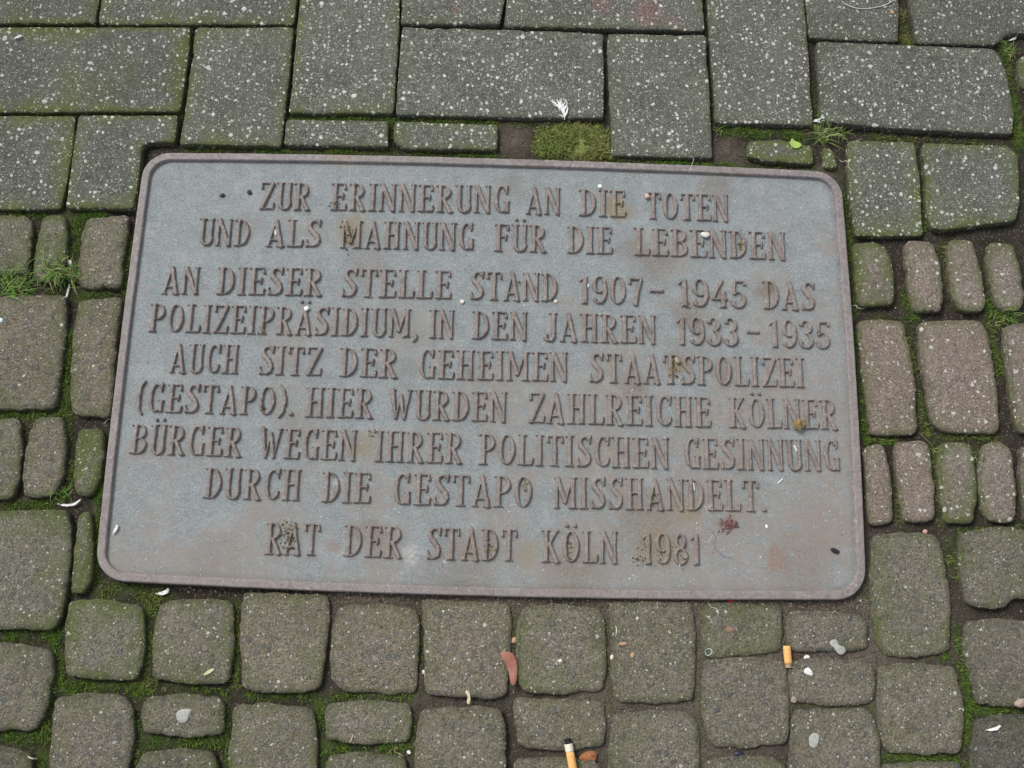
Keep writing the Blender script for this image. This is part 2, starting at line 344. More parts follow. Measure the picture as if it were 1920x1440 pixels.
def stone(kind, poly, tint, moss, warm, label, dz=0.0):
    SEED[0] += 1; sd_ = SEED[0]; rr = random.Random(sd_ * 31)
    slab = kind == 'P'
    pts = np.array([P(x, y, 0.0) for x, y in poly])
    q = resample(round_poly(pts, .004 if slab else .006), .0030)
    n = normals(q)
    amp = .0006 if slab else .0011
    w = fbm(q[:, 0] * 55, q[:, 1] * 55, sd_, 2) * 2 * amp * 1.6 + fbm(q[:, 0] * 190, q[:, 1] * 190, sd_ + 50, 2) * 2 * amp
    # a few chipped spots on the arris
    chip = np.clip(fbm(q[:, 0] * 70, q[:, 1] * 70, sd_ + 90, 2) - .22, 0, 1) * (.010 if slab else .012)
    q = q + n * (w + chip - (.0006 if slab else .0021))[:, None]
    for _ in range(2): n = n * .5 + .25 * (np.roll(n, 1, 0) + np.roll(n, -1, 0))
    n /= np.linalg.norm(n, axis=1, keepdims=True)
    c = P(190, 245) if 'notch' in label else q.mean(0)
    rad = (.0022 if slab else .0034) * rr.uniform(.85, 1.15)
    dome = .0004 if slab else .0009
    tx, ty = rr.uniform(-.010, .010), rr.uniform(-.010, .010)
    top = dz + rr.uniform(-.0010, .0008)
    rings = [(0, -.06, None), (0, -rad * 1.5, None)]
    for k in range(5):
        a = (k / 4) * math.pi / 2
        rings.append((rad * (1 - math.cos(a)) * (1.0 if slab else 1.25), -rad * (1 - math.sin(a)) * (1 if slab else .85), None))
    V, RIM = [], []
    N_ = len(q)
    for off, z, _ in rings:
        V.append(np.column_stack([q + n * off, np.full(N_, z)])); RIM.append(np.full(N_, off * .5))
    last = q + n * rings[-1][0]
    dist = np.linalg.norm(last - c, axis=1)
    for f in (.9, .78, .6, .4, .2):
        V.append(np.column_stack([c + (last - c) * f, np.full(N_, dome * (1 - f * f))])); RIM.append(rings[-1][0] + dist * (1 - f) * .8)
    V.append(np.array([[c[0], c[1], dome]])); RIM.append(np.array([dist.mean()]))
    nr = len(V) - 1; V = np.vstack(V); RIM = np.concatenate(RIM)
    tm = np.clip((V[:, 2] + .03) / .03, 0, 1)
    V[:, 2] += top * tm + tm * (tx * (V[:, 0] - c[0]) + ty * (V[:, 1] - c[1])) + tm * (fbm(V[:, 0] * 30, V[:, 1] * 30, sd_ + 7) * (.0012 if slab else .003) + fbm(V[:, 0] * 140, V[:, 1] * 140, sd_ + 9, 2) * (.0004 if slab else .0013))
    F = []
    for r in range(nr - 1):
        a = r * N_; b = (r + 1) * N_
        for i in range(N_):
            j = (i + 1) % N_; F.append((a + i, a + j, b + j, b + i))
    a = (nr - 1) * N_; ce = nr * N_
    F += [(a + i, a + (i + 1) % N_, ce) for i in range(N_)]
    if .5 * np.sum(q[:, 0] * np.roll(q[:, 1], -1) - np.roll(q[:, 0], -1) * q[:, 1]) < 0: F = [tuple(reversed(f)) for f in F]
    nm, ct, gp = (('paving_slab', 'paving slab', 'grey concrete paving slabs above the plaque') if slab else
                  ('cobblestone', 'cobblestone', 'concrete cobblestones around the plaque'))
    o = mesh_obj(nm, V, F, {'P': MAT_P, 'C': MAT_C, 'R': MAT_R}[kind], attrs={'rim': RIM}, loc=(c[0], c[1], 0))
    o['tint'] = float(tint); o['moss'] = float(moss); o['warm'] = float(warm)
    tag(o, label, ct, gp); add_bvh(V, F)
    return o
STONES = [  # kind, outline traced at the top edge, tint, moss, warmth, label
 ('P',[(-190,-140),(208,-140),(178,43),(-190,43)],.86,.8,0,'grey slab cut off by the top left corner of the photo'),
 ('P',[(215,-140),(570,-140),(550,44),(183,45)],.94,.6,0,'grey slab at the top edge, second from the left corner'),
 ('P',[(577,-110),(760,-110),(749,0),(746,100),(737,212),(542,211),(553,100),(563,0)],1.05,.4,0,'tall grey slab running up past the top edge above the word ERINNERUNG'),
 ('P',[(762,-140),(957,-140),(946,0),(937,46),(752,45)],1.02,.2,0,'grey slab at the top edge left of the pink stained slab'),
 ('P',[(965,-140),(1314,-140),(1320,57),(946,49)],1.02,.2,.2,'wide grey slab with faint pink stains at the top edge'),
 ('P',[(1322,-110),(1495,-110),(1507,0),(1514,75),(1518,150),(1525,234),(1343,229),(1337,140),(1331,65)],1.03,.15,.1,'tall grey slab above the word TOTEN reaching past the top edge'),
 ('P',[(1502,-140),(1680,-140),(1686,0),(1684,77),(1519,71),(1511,0)],.92,.15,0,'grey slab at the top edge with the white wire loop on it'),
 ('P',[(1697,-140),(2000,-140),(2000,60),(1890,63),(1865,84),(1720,80),(1707,0)],.85,.15,0,'dark grey slab in the top right corner with a rounded corner'),
 ('P',[(-190,50),(357,51),(350,130),(337,209),(-190,210)],.88,.95,0,'wide mossy grey slab on the left with green edges'),
 ('P',[(367,51),(549,50),(543,130),(535,200),(527,273),(338,270),(347,210),(358,130)],1.0,.4,.0,'grey slab with many white chips directly above the left end of the plaque'),
 ('P',[(754,49),(960,55),(1130,62),(1132,150),(1131,221),(960,219),(743,214),(748,130)],1.06,.12,.15,'wide grey slab above the middle of the plaque carrying the white feather'),
 ('P',[(1140,63),(1323,67),(1328,150),(1332,220),(1336,296),(1148,290),(1146,215),(1142,150)],1.04,.15,.1,'grey slab between the moss patch and the tall slab on its right'),
 ('P',[(1531,79),(1716,86),(1862,92),(1876,108),(1890,150),(1902,215),(1899,251),(1716,243),(1539,228),(1536,150)],.98,.12,0,'wide grey slab with rounded right corners behind the grass tuft'),
 ('P',[(1912,106),(2010,97),(2010,180),(1918,166),(1911,150)],.9,.6,0,'sliver of slab at the right edge beside the mossy joint'),
 ('P',[(-190,217),(140,217),(135,280),(122,355),(112,390),(-190,395)],.92,.8,.0,'grey slab at the left edge above the small cobbles'),
 ('P',[(147,217),(333,216),(328,266),(277,267),(266,275),(262,320),(251,391),(124,390),(131,340),(140,270)],.97,.6,.0,'grey slab with a notch cut round the upper left corner of the plaque'),
 ('P',[(537,224),(727,228),(727,275),(532,271)],1.05,.2,.2,'narrow strip of slab above ERINNERUNG, left one of two'),
 ('P',[(741,227),(933,234),(933,280),(757,278),(739,264)],1.05,.35,.2,'narrow strip of slab beside the bare gap, right one of two'),
 ('P',[(1404,265),(1460,262),(1522,275),(1525,307),(1440,302),(1401,292)],.95,1.3,.2,'small mossy strip of slab under the green leaf'),
 ('P',[(1544,276),(1562,283),(1570,314),(1546,316)],.95,1.2,.2,'tiny broken piece of slab at the upper right corner of the plaque'),
 ('P',[(1592,264),(1715,267),(1726,350),(1731,441),(1606,441),(1597,385),(1590,320)],1.02,.5,.1,'grey slab with mossy left edge right of the upper right plaque corner'),
 ('P',[(1732,269),(1890,273),(1909,290),(1912,380),(1904,413),(1772,431),(1746,427),(1738,390)],.98,.5,0,'grey slab with green right edge beside the right photo edge'),
 # left side
 ('C',[(-70,408),(44,404),(56,418),(57,470),(48,512),(-70,517)],.95,.5,.2,'small cobble at the left edge above the green grass tuft'),
 ('C',[(82,406),(118,403),(124,440),(118,500),(110,530),(63,522),(68,460)],.98,.8,.1,'narrow greenish cobble between the two grass tufts'),
 ('C',[(165,411),(238,405),(234,450),(222,537),(150,536),(148,500),(155,440)],1.05,.35,.5,'square cobble touching the plaque beside the words UND ALS'),
 ('C',[(-80,560),(60,555),(118,554),(120,600),(112,690),(100,764),(-80,767)],1.0,.35,.7,'large square brown cobble at the left edge below the grass'),
 ('C',[(150,565),(225,560),(219,600),(209,720),(203,779),(137,774),(133,700),(140,620)],1.02,.4,.7,'tall brown cobble touching the left plaque edge beside POLIZEI'),
 ('C',[(-80,789),(32,787),(38,850),(30,905),(18,933),(-80,935)],1.02,.5,.3,'cobble with white specks cut by the left edge beside a tall narrow one'),
 ('C',[(66,785),(115,782),(121,830),(117,880),(102,920),(88,930),(46,929),(44,890),(52,830)],1.02,.3,.7,'narrow brownish cobble left of the moss covered one'),
 ('C',[(148,806),(188,806),(193,850),(186,895),(168,929),(143,924),(141,870)],.98,1.4,0,'narrow moss covered cobble beside the word BÜRGER'),
 ('C',[(-80,967),(20,959),(124,959),(130,1000),(127,1080),(110,1158),(96,1178),(-80,1178)],.98,.75,.1,'large greenish cobble at the left edge near the lower plaque corner'),
 ('C',[(151,963),(166,961),(170,1000),(171,1060),(167,1090),(156,1112),(134,1112),(138,1060)],1.0,1.3,0,'thin sliver of green cobble beside the lower left plaque corner'),
 ('C',[(-80,1207),(30,1208),(95,1221),(99,1260),(90,1290),(82,1330),(65,1368),(-80,1370)],.95,.3,.4,'grey brown cobble at the left edge below the large greenish one'),
 ('C',[(-80,1402),(10,1402),(53,1414),(60,1470),(40,1520),(-80,1520)],.75,.4,0,'dark cobble in the bottom left corner with a straw on it'),
 ('C',[(130,1129),(200,1126),(264,1139),(269,1165),(267,1220),(257,1273),(200,1273),(124,1264),(125,1180)],1.03,.75,.1,'square greenish cobble just below the lower left corner of the plaque'),
 ('C',[(298,1136),(330,1127),(400,1126),(432,1131),(436,1180),(435,1230),(424,1279),(360,1281),(288,1269),(289,1200)],1.03,.55,.4,'square cobble with a pale green leaf scrap on its lower right'),
 ('C',[(106,1311),(160,1300),(229,1307),(245,1330),(247,1390),(236,1450),(228,1520),(88,1520),(92,1420)],.95,.3,.4,'large cobble at the bottom left, left of the one with chewing gum'),
 ('C',[(273,1311),(350,1304),(414,1312),(419,1330),(415,1373),(350,1379),(269,1372),(266,1340)],.95,.35,.4,'flat cobble with a round grey chewing gum on it'),
 ('C',[(268,1415),(330,1408),(394,1413),(407,1440),(405,1520),(252,1520),(256,1440)],.9,.5,.2,'mossy topped cobble at the bottom edge below the chewing gum cobble'),
 # below the plaque
 ('C',[(455,1113),(540,1114),(613,1118),(615,1150),(609,1220),(597,1292),(540,1297),(470,1292),(456,1286),(453,1200)],1.06,.35,.6,'tall cobble touching the plaque below the word RAT'),
 ('C',[(634,1143),(660,1137),(720,1135),(774,1144),(784,1160),(786,1220),(776,1297),(720,1299),(650,1295),(622,1274),(621,1210)],1.06,.25,.8,'rounded square cobble below DER with loose grit above it'),
 ('C',[(794,1127),(954,1133),(957,1180),(949,1300),(929,1309),(800,1299),(797,1220)],1.08,.2,.8,'brown cobble below STADT, left of the red seed pod'),
 ('C',[(981,1141),(1040,1135),(1124,1141),(1132,1165),(1136,1240),(1129,1292),(1050,1299),(985,1294),(973,1275),(970,1180)],1.05,.45,.5,'rounded cobble right of the red seed pod, mossy at lower left'),
 ('C',[(1145,1133),(1225,1131),(1297,1131),(1303,1200),(1303,1260),(1299,1311),(1225,1317),(1159,1311),(1148,1260)],1.02,.3,.5,'tall cobble below KÖLN 1981 carrying small tan crumbs'),
 ('C',[(1318,1136),(1400,1133),(1463,1141),(1465,1180),(1461,1217),(1400,1225),(1326,1231),(1317,1200)],1.0,.4,.4,'flat cobble under the lower plaque edge with curled white threads'),
 ('C',[(1481,1149),(1550,1147),(1614,1156),(1626,1170),(1627,1214),(1570,1221),(1483,1219),(1476,1180)],.98,.15,.4,'flat cobble with the two lobed chewing gum, right of the cigarette butt'),
 ('C',[(1321,1240),(1370,1234),(1440,1236),(1472,1244),(1477,1300),(1479,1350),(1473,1394),(1400,1401),(1336,1397),(1318,1340)],1.0,.2,.5,'pebbly square cobble left of and below the cigarette butt'),
 ('C',[(1483,1241),(1540,1236),(1620,1240),(1639,1251),(1642,1290),(1635,1317),(1560,1321),(1486,1313),(1479,1280)],.98,.15,.5,'flat cobble with white bird dropping, right of the cigarette butt'),
 ('C',[(1649,1251),(1720,1246),(1789,1254),(1802,1300),(1807,1360),(1799,1409),(1730,1412),(1661,1407),(1649,1360)],1.02,.2,.5,'square pebbly cobble left of the thick mossy joint at lower right'),
 ('C',[(1489,1334),(1540,1330),(1624,1332),(1639,1346),(1649,1400),(1653,1520),(1482,1520),(1485,1400)],.98,.2,.5,'cobble with a smooth oval gum spot at the bottom edge'),
 ('C',[(438,1326),(490,1320),(579,1330),(587,1346),(592,1390),(589,1520),(427,1520),(431,1420)],1.0,.4,.4,'cobble at the bottom edge directly below the tall one under RAT'),
 ('C',[(616,1321),(700,1315),(767,1322),(771,1350),(766,1387),(690,1393),(614,1383),(610,1350)],1.02,.35,.4,'flat cobble with mossy gap beneath it, no litter on it'),
 ('C',[(789,1334),(860,1327),(937,1330),(946,1360),(948,1430),(940,1520),(776,1520),(779,1400)],1.0,.25,.5,'large cobble at the bottom edge left of the one with the burnt cigarette'),
 ('C',[(967,1311),(1050,1314),(1129,1318),(1135,1350),(1131,1397),(1060,1407),(975,1401),(967,1350)],1.05,.25,.7,'flat cobble on which the burnt cigarette tip rests'),
 ('C',[(1151,1343),(1220,1335),(1294,1340),(1307,1361),(1311,1430),(1305,1520),(1142,1520),(1143,1400)],.98,.3,.4,'cobble at the bottom edge right of the burnt cigarette'),
 ('C',[(968,1427),(1030,1423),(1114,1427),(1124,1440),(1124,1520),(962,1520)],.95,.3,.5,'cobble mostly below the bottom edge under the burnt cigarette'),
 ('C',[(618,1420),(680,1412),(754,1420),(764,1450),(760,1520),(606,1520),(611,1440)],.95,.4,.3,'cobble cut by the bottom edge under a mossy gap below DER'),
 ('C',[(1326,1429),(1370,1420),(1450,1420),(1472,1434),(1477,1520),(1312,1520)],.9,.3,.3,'cobble cut by the bottom edge with a scrap of blue foil above it'),
 ('C',[(1656,1436),(1720,1430),(1799,1432),(1808,1520),(1656,1520)],.9,.4,.3,'cobble cut by the bottom edge right of the oval gum cobble'),
 # right side
 ('R',[(1603,457),(1640,455),(1662,464),(1670,490),(1677,540),(1675,569),(1612,572),(1605,520)],.92,.95,.1,'greenish square cobble touching the right plaque edge below the slab'),
 ('R',[(1703,453),(1747,454),(1759,490),(1768,540),(1765,582),(1716,581),(1707,540),(1701,480)],1.03,.3,.7,'upright narrow cobble, first right of the greenish square one'),
 ('R',[(1783,452),(1821,453),(1832,490),(1844,540),(1845,579),(1801,581),(1787,550),(1781,490)],1.0,.4,.4,'upright narrow cobble between two equally narrow ones in the upper right row'),
 ('R',[(1858,456),(1899,459),(1911,500),(1919,550),(1917,577),(1876,579),(1861,540),(1854,490)],.97,.4,.2,'upright narrow cobble at the right photo edge in the upper row'),
 ('R',[(1612,604),(1650,600),(1692,604),(1702,640),(1714,720),(1719,799),(1714,811),(1633,814),(1626,740),(1615,650)],1.0,.25,.9,'tall reddish cobble along the plaque beside the word KÖLNER'),
 ('R',[(1727,607),(1780,600),(1839,604),(1851,630),(1865,700),(1875,799),(1867,811),(1766,807),(1751,790),(1739,720),(1727,650)],1.02,.2,.9,'large reddish brown cobble in the right part, two joints from the plaque'),
 ('R',[(1886,612),(1930,606),(2010,606),(2010,809),(1913,809),(1899,740),(1888,660)],.95,.35,.5,'large cobble cut by the right photo edge'),
 ('R',[(1623,839),(1654,834),(1662,860),(1671,910),(1672,979),(1640,984),(1633,982),(1627,900)],1.03,.15,.9,'thin reddish cobble along the plaque beside GESINNUNG'),
 ('R',[(1683,832),(1739,829),(1744,860),(1751,920),(1751,969),(1740,975),(1699,977),(1691,940),(1684,880)],1.04,.15,.8,'upright speckled cobble next to the thin reddish one'),
 ('R',[(1766,834),(1795,830),(1819,835),(1827,880),(1829,930),(1825,977),(1776,977),(1766,930),(1762,880)],.95,.7,.2,'upright greenish cobble between two speckled ones in the lower right row'),
 ('R',[(1846,834),(1880,830),(1894,842),(1902,890),(1906,940),(1902,977),(1861,977),(1846,960),(1837,900)],1.0,.3,.5,'upright cobble with two white chips near the right photo edge'),
 ('R',[(1917,842),(2010,837),(2010,979),(1926,977),(1918,900)],.9,.4,.2,'edge of a cobble at the right border beside the speckled row'),
 ('C',[(1640,1006),(1680,1000),(1754,1002),(1767,1030),(1775,1080),(1782,1140),(1781,1219),(1720,1231),(1661,1227),(1641,1190),(1634,1100)],1.02,.45,.3,'tall cobble right of the lower right plaque corner'),
 ('C',[(1801,1000),(1860,992),(2010,992),(2010,1120),(1900,1120),(1885,1134),(1862,1139),(1816,1131),(1804,1080)],.92,.4,.2,'big cobble at the right edge with a rounded lower left corner'),
 ('C',[(1816,1169),(1860,1162),(2010,1167),(2010,1330),(1895,1323),(1833,1317),(1821,1260),(1810,1220)],.88,.2,.3,'dark brown cobble at the right edge above the pebble'),
 ('C',[(1829,1352),(1870,1342),(2010,1342),(2010,1520),(1816,1520),(1823,1430)],.62,.2,0,'darkest cobble in the bottom right corner with a white feather on it'),
]

for s_ in STONES: stone(*s_)
# ------------------------------------------------------------------ plaque
EL=[(261,360),(214,720),(194,920),(181.5,1020)]
ET=[(312,285.5),(480,287.5),(720,291),(960,297),(1200,305),(1440,315.5),(1530,319.5)]
ER=[(1576,340),(1582,360),(1607,720),(1624,1080)]
EB=[(240,1091),(480,1102),(720,1111.5),(960,1119.5),(1200,1123.5),(1440,1124),(1585,1124)]
fl = np.polyfit([p[1] for p in EL], [p[0] for p in EL], 2); fr = np.polyfit([p[1] for p in ER], [p[0] for p in ER], 2)
ft = np.polyfit([p[0] for p in ET], [p[1] for p in ET], 2); fb = np.polyfit([p[0] for p in EB], [p[1] for p in EB], 2)
def corner(fx, fy, y):
    for _ in range(20): x = np.polyval(fx, y); y = np.polyval(fy, x)
    return x, y
tl, tr, br_, bl = corner(fl, ft, 290), corner(fr, ft, 320), corner(fr, fb, 1120), corner(fl, fb, 1090)
RZ = .0052
def edge_pts(a, b, f, horiz, n=40):
    out = []
    for k in range(n):
        t = k / n
        if horiz: x = a[0] + (b[0] - a[0]) * t; out.append(P(x, np.polyval(f, x), RZ))
        else: y = a[1] + (b[1] - a[1]) * t; out.append(P(np.polyval(f, y), y, RZ))
    return out
sides = [edge_pts(bl, br_, fb, True), edge_pts(br_, tr, fr, False), edge_pts(tr, tl, ft, True), edge_pts(tl, bl, fl, False)]
def rounded(sides, r):
    out = []
    for i in range(4):
        s = sides[i]; c0 = s[0]; c1 = sides[(i + 1) % 4][0]
        keep = [p for p in s if np.linalg.norm(p - c0) > r and np.linalg.norm(p - c1) > r]
        pv = sides[i - 1][-3]
        d0 = (pv - c0) / np.linalg.norm(pv - c0); d1 = (s[3] - c0) / np.linalg.norm(s[3] - c0)
        a, b = c0 + d0 * r, c0 + d1 * r
        for k in range(13):
            t = k / 12; h = .5523
            p1, p2 = a + (c0 - a) * h, b + (c0 - b) * h
            out.append((1-t)**3 * a + 3*(1-t)**2*t * p1 + 3*(1-t)*t*t * p2 + t**3 * b)
        out += keep
    return np.array(out)
OUT = resample(rounded(sides, .036), .004)
NIN = normals(OUT)
for _ in range(3): NIN = NIN * .5 + .25 * (np.roll(NIN, 1, 0) + np.roll(NIN, -1, 0))
NIN /= np.linalg.norm(NIN, axis=1, keepdims=True)
OUT = OUT + NIN * (fbm(OUT[:, 0] * 40, OUT[:, 1] * 40, 77)[:, None] * .0008)
def ring_mesh(name, prof, mat, parent, cap=False):
    n = len(OUT); V = []; F = []
    for off, z in prof:
        q = OUT + NIN * off
        V.append(np.column_stack([q, z + fbm(q[:, 0] * 25, q[:, 1] * 25, 71) * .0006 * (z > 0)]))
    V = np.vstack(V)
    for r in range(len(prof) - 1):
        a, b = r * n, (r + 1) * n
        F += [(a + i, a + (i + 1) % n, b + (i + 1) % n, b + i) for i in range(n)]
    if cap:
        V = np.vstack([V, [[0, 0, prof[-1][1]]]]); a = (len(prof) - 1) * n
        F += [(a + i, a + (i + 1) % n, len(V) - 1) for i in range(n)]
    add_bvh(V, F)
    return mesh_obj(name, V, F, mat, parent)
plaque = empty('memorial_plaque', (0, 0, 0))
tag(plaque, 'grey cast metal memorial plaque with raised German lettering set in the pavement', 'plaque')
ring_mesh('plate', [(.003, -.05), (.003, -.012), (.0075, -.0012), (.0095, 0.0), (.02, 0.0)], MAT_PLATE, plaque, True)
ring_mesh('rim', [(.0, -.03), (.0, RZ - .0022), (.0005, RZ - .0008), (.0012, RZ - .0001), (.0018, RZ), (.0030, RZ), (.0082, RZ), (.0092, RZ), (.0097, RZ - .0001), (.0104, RZ - .0006), (.0109, RZ - .0018), (.0114, .0006), (.0120, -.0008)], MAT_RIM, plaque)

# letters: strokes with their own thickness, sampled as a distance field
T_, t_ = .074, .030
def arc(cx, cy, rx, ry, a0, a1, n=14, lo=t_, hi=T_):
    o = []
    for k in range(n + 1):
        a = math.radians(a0 + (a1 - a0) * k / n)
        o.append((cx + rx * math.cos(a), cy + ry * math.sin(a), lo + (hi - lo) * abs(math.cos(a)) ** 1.5))
    return ('L', o)
def V_(x, y0=.0, y1=1., h=T_): return ('B', x - h, y0, x + h, y1)
def H_(x0, x1, y, h=t_): return ('B', x0, y - h, x1, y + h)
def sf(x, y, w=.15): return ('B', x - w, y - .028 if y > .5 else y, x + w, y if y > .5 else y + .028 + .0)
def st(x, w=.14): return [('B', x - w, .0, x + w, .05), ('B', x - w, .95, x + w, 1.)]
def Ln(*p): return ('L', list(p))
def tick(x, y0, y1): return Ln((x, y0, .028), (x + .01, y1, .05))
U_ = [V_(.13, .28), arc(.285, .26, .155, .235, 180, 360, lo=.045), V_(.44, .26, 1., .05), ('B', .0, .95, .26, 1.), ('B', .35, .95, .53, 1.)]
O_ = [arc(.275, .5, .19, .455, 0, 360, 28)]
A_ = [Ln((.09, .02, t_), (.29, .97, t_)), Ln((.28, .95, .075), (.46, .03, T_)), H_(.14, .42, .25, .038), ('B', .0, 0, .19, .05), ('B', .33, 0, .57, .05)]
GL = {
 'A': (.57, A_), 'Ä': (.57, A_ + [Ln((.17, 1.16, .06), (.171, 1.16, .06)), Ln((.41, 1.16, .06), (.411, 1.16, .06))]),
 'B': (.54, [V_(.14), H_(.0, .28, .955), H_(.1, .28, .53, .038), H_(.0, .28, .045), arc(.25, .745, .17, .21, 90, -90), arc(.26, .285, .20, .24, 90, -90)]),
 'C': (.50, [arc(.29, .5, .20, .455, 52, 308, 24), tick(.44, .72, .98), tick(.44, .12, .28)]),
 'D': (.55, [V_(.14), H_(.0, .24, .955), H_(.0, .24, .045), arc(.22, .5, .24, .455, 90, -90)]),
 'E': (.51, [V_(.14), H_(.0, .46, .958), H_(.14, .37, .52, .036), H_(.0, .48, .042), tick(.435, .97, .80), tick(.37, .42, .60), tick(.46, .03, .22)]),
 'F': (.49, [V_(.14), H_(.0, .46, .958), H_(.14, .37, .52, .036), tick(.435, .97, .80), tick(.37, .42, .60), ('B', .0, 0, .28, .05)]),
 'G': (.54, [arc(.28, .5, .19, .455, 52, 300, 24), tick(.43, .72, .98), V_(.44, .02, .42, .07), ('B', .33, .39, .54, .44)]),
 'H': (.58, [V_(.14), V_(.45, 0, 1, .07), H_(.14, .45, .52, .04)] + st(.14) + st(.45, .12)),
 'I': (.28, [V_(.14)] + st(.14)),
 'J': (.44, [V_(.3, .2, 1.), arc(.18, .2, .13, .17, 0, -170, lo=.05), Ln((.07, .22, .07), (.071, .22, .07)), ('B', .16, .95, .44, 1.)]),
 'K': (.56, [V_(.14), Ln((.18, .46, .04), (.45, .97, .04)), Ln((.24, .56, .075), (.46, .03, T_)), ('B', .36, .95, .54, 1.), ('B', .34, 0, .57, .05)] + st(.14)),
 'L': (.48, [V_(.14), H_(.0, .46, .042), tick(.44, .03, .24), ('B', .0, .95, .28, 1.)]),
 'M': (.72, [V_(.1, 0, .98, .045), Ln((.12, .95, .08), (.34, .22, .07)), Ln((.36, .2, .035), (.56, .95, .04)), V_(.59), ('B', .0, 0, .2, .05), ('B', .45, 0, .73, .05), ('B', .0, .95, .18, 1.), ('B', .5, .95, .73, 1.)]),
 'N': (.56, [V_(.09, 0, .98, .045), Ln((.11, .95, .08), (.45, .05, .08)), V_(.47, .0, 1., .045), ('B', .0, 0, .19, .05), ('B', .0, .95, .17, 1.), ('B', .38, .95, .56, 1.)]),
 'O': (.55, O_), 'Ö': (.55, O_ + [Ln((.16, 1.15, .065), (.161, 1.15, .065)), Ln((.4, 1.15, .065), (.401, 1.15, .065))]),
 'P': (.52, [V_(.14), H_(.0, .25, .958), H_(.14, .25, .45, .036), arc(.24, .705, .19, .25, 90, -90), ('B', .0, 0, .28, .05)]),
 'R': (.56, [V_(.14), H_(.0, .25, .958), H_(.14, .25, .49, .036), arc(.24, .725, .18, .235, 90, -90), Ln((.25, .48, .07), (.45, .04, T_)), ('B', .0, 0, .28, .05), ('B', .36, 0, .57, .05)]),
 'S': (.48, [Ln((.39, .86, .045), (.33, .94, .045), (.24, .955, .045), (.14, .89, .06), (.11, .77, .075), (.15, .65, .085), (.25, .54, .09), (.35, .41, .09), (.385, .27, .08), (.36, .13, .065), (.26, .05, .045), (.15, .055, .045), (.08, .13, .045)), tick(.415, .76, .98), tick(.055, .28, .05)]),
 'T': (.52, [V_(.26), H_(.03, .49, .955), tick(.045, .97, .78), tick(.475, .97, .78), ('B', .12, 0, .40, .05)]),
 'U': (.53, U_), 'Ü': (.53, U_ + [Ln((.16, 1.16, .06), (.161, 1.16, .06)), Ln((.4, 1.16, .06), (.401, 1.16, .06))]),
 'W': (.74, [Ln((.09, .97, .08), (.22, .06, .06)), Ln((.24, .06, .035), (.36, .75, .035)), Ln((.36, .80, .075), (.48, .06, .06)), Ln((.50, .06, .035), (.66, .97, .04)), ('B', .0, .95, .22, 1.), ('B', .57, .95, .75, 1.)]),
 'Z': (.50, [H_(.05, .48, .955), H_(.02, .48, .045), Ln((.42, .93, .08), (.08, .07, .08)), tick(.06, .97, .78), tick(.46, .03, .24)]),
 '1': (.34, [V_(.2, 0, .97, .08), Ln((.17, .93, .05), (.05, .80, .03)), ('B', .09, 0, .31, .04)]),
 '9': (.52, [arc(.26, .68, .17, .275, 0, 360, 26), Ln((.43, .70, T_), (.44, .45, .085), (.41, .22, .075), (.33, .08, .055), (.22, .05, .045), (.13, .11, .05)), Ln((.12, .17, .065), (.121, .17, .065))]),
 '0': (.54, [arc(.27, .5, .185, .455, 0, 360, 28)]),
 '7': (.48, [H_(.03, .46, .93, .06), Ln((.42, .90, .05), (.30, .5, .075), (.24, .04, T_)), tick(.05, .97, .76)]),
 '4': (.52, [Ln((.33, .95, .05), (.07, .33, .045)), H_(.02, .5, .30, .045), V_(.36, 0, .62, .08), ('B', .24, 0, .48, .04)]),
 '5': (.46, [H_(.13, .42, .935, .05), Ln((.13, .95, .04), (.11, .58, .04)), arc(.22, .30, .17, .265, 130, -165, 20), Ln((.075, .22, .065), (.076, .22, .065)), tick(.41, .95, .84)]),
 '3': (.48, [arc(.22, .74, .16, .22, 150, -80, 16), arc(.22, .28, .175, .25, 85, -165, 18), Ln((.10, .83, .065), (.101, .83, .065)), Ln((.08, .22, .07), (.081, .22, .07))]),
 '8': (.50, [arc(.25, .74, .135, .21, 0, 360, 22, lo=.05, hi=.07), arc(.25, .27, .17, .23, 0, 360, 22, lo=.05)]),
 '(': (.30, [Ln((.24, 1.05, .035), (.12, .85, .06), (.07, .5, .085), (.12, .12, .06), (.22, -.06, .035))]),
 ')': (.30, [Ln((.06, 1.05, .035), (.18, .85, .06), (.23, .5, .085), (.18, .12, .06), (.08, -.06, .035))]),
 '.': (.18, [Ln((.09, .08, .078), (.091, .08, .078))]), ',': (.2, [Ln((.1, .05, .085), (.12, -.02, .06), (.04, -.14, .03))]),
 '-': (.52, [H_(.0, .52, .52, .062)]),
}
def sdf(prims, X, Y):
    D = np.full(X.shape, 9.0)
    for p in prims:
        if p[0] == 'B':
            cx, cy, hx, hy = (p[1] + p[3]) / 2, (p[2] + p[4]) / 2, (p[3] - p[1]) / 2, (p[4] - p[2]) / 2
            qx, qy = np.abs(X - cx) - hx, np.abs(Y - cy) - hy
            d = np.hypot(np.maximum(qx, 0), np.maximum(qy, 0)) + np.minimum(np.maximum(qx, qy), 0)
            D = np.minimum(D, d)
        else:
            for (ax, ay, ra), (bx, by, rb) in zip(p[1], p[1][1:]):
                dx, dy = bx - ax, by - ay; L2 = dx * dx + dy * dy + 1e-9
                t = np.clip(((X - ax) * dx + (Y - ay) * dy) / L2, 0, 1)
                D = np.minimum(D, np.hypot(X - ax - t * dx, Y - ay - t * dy) - ra - t * (rb - ra))
    return D
SP = .06
LH = .0041
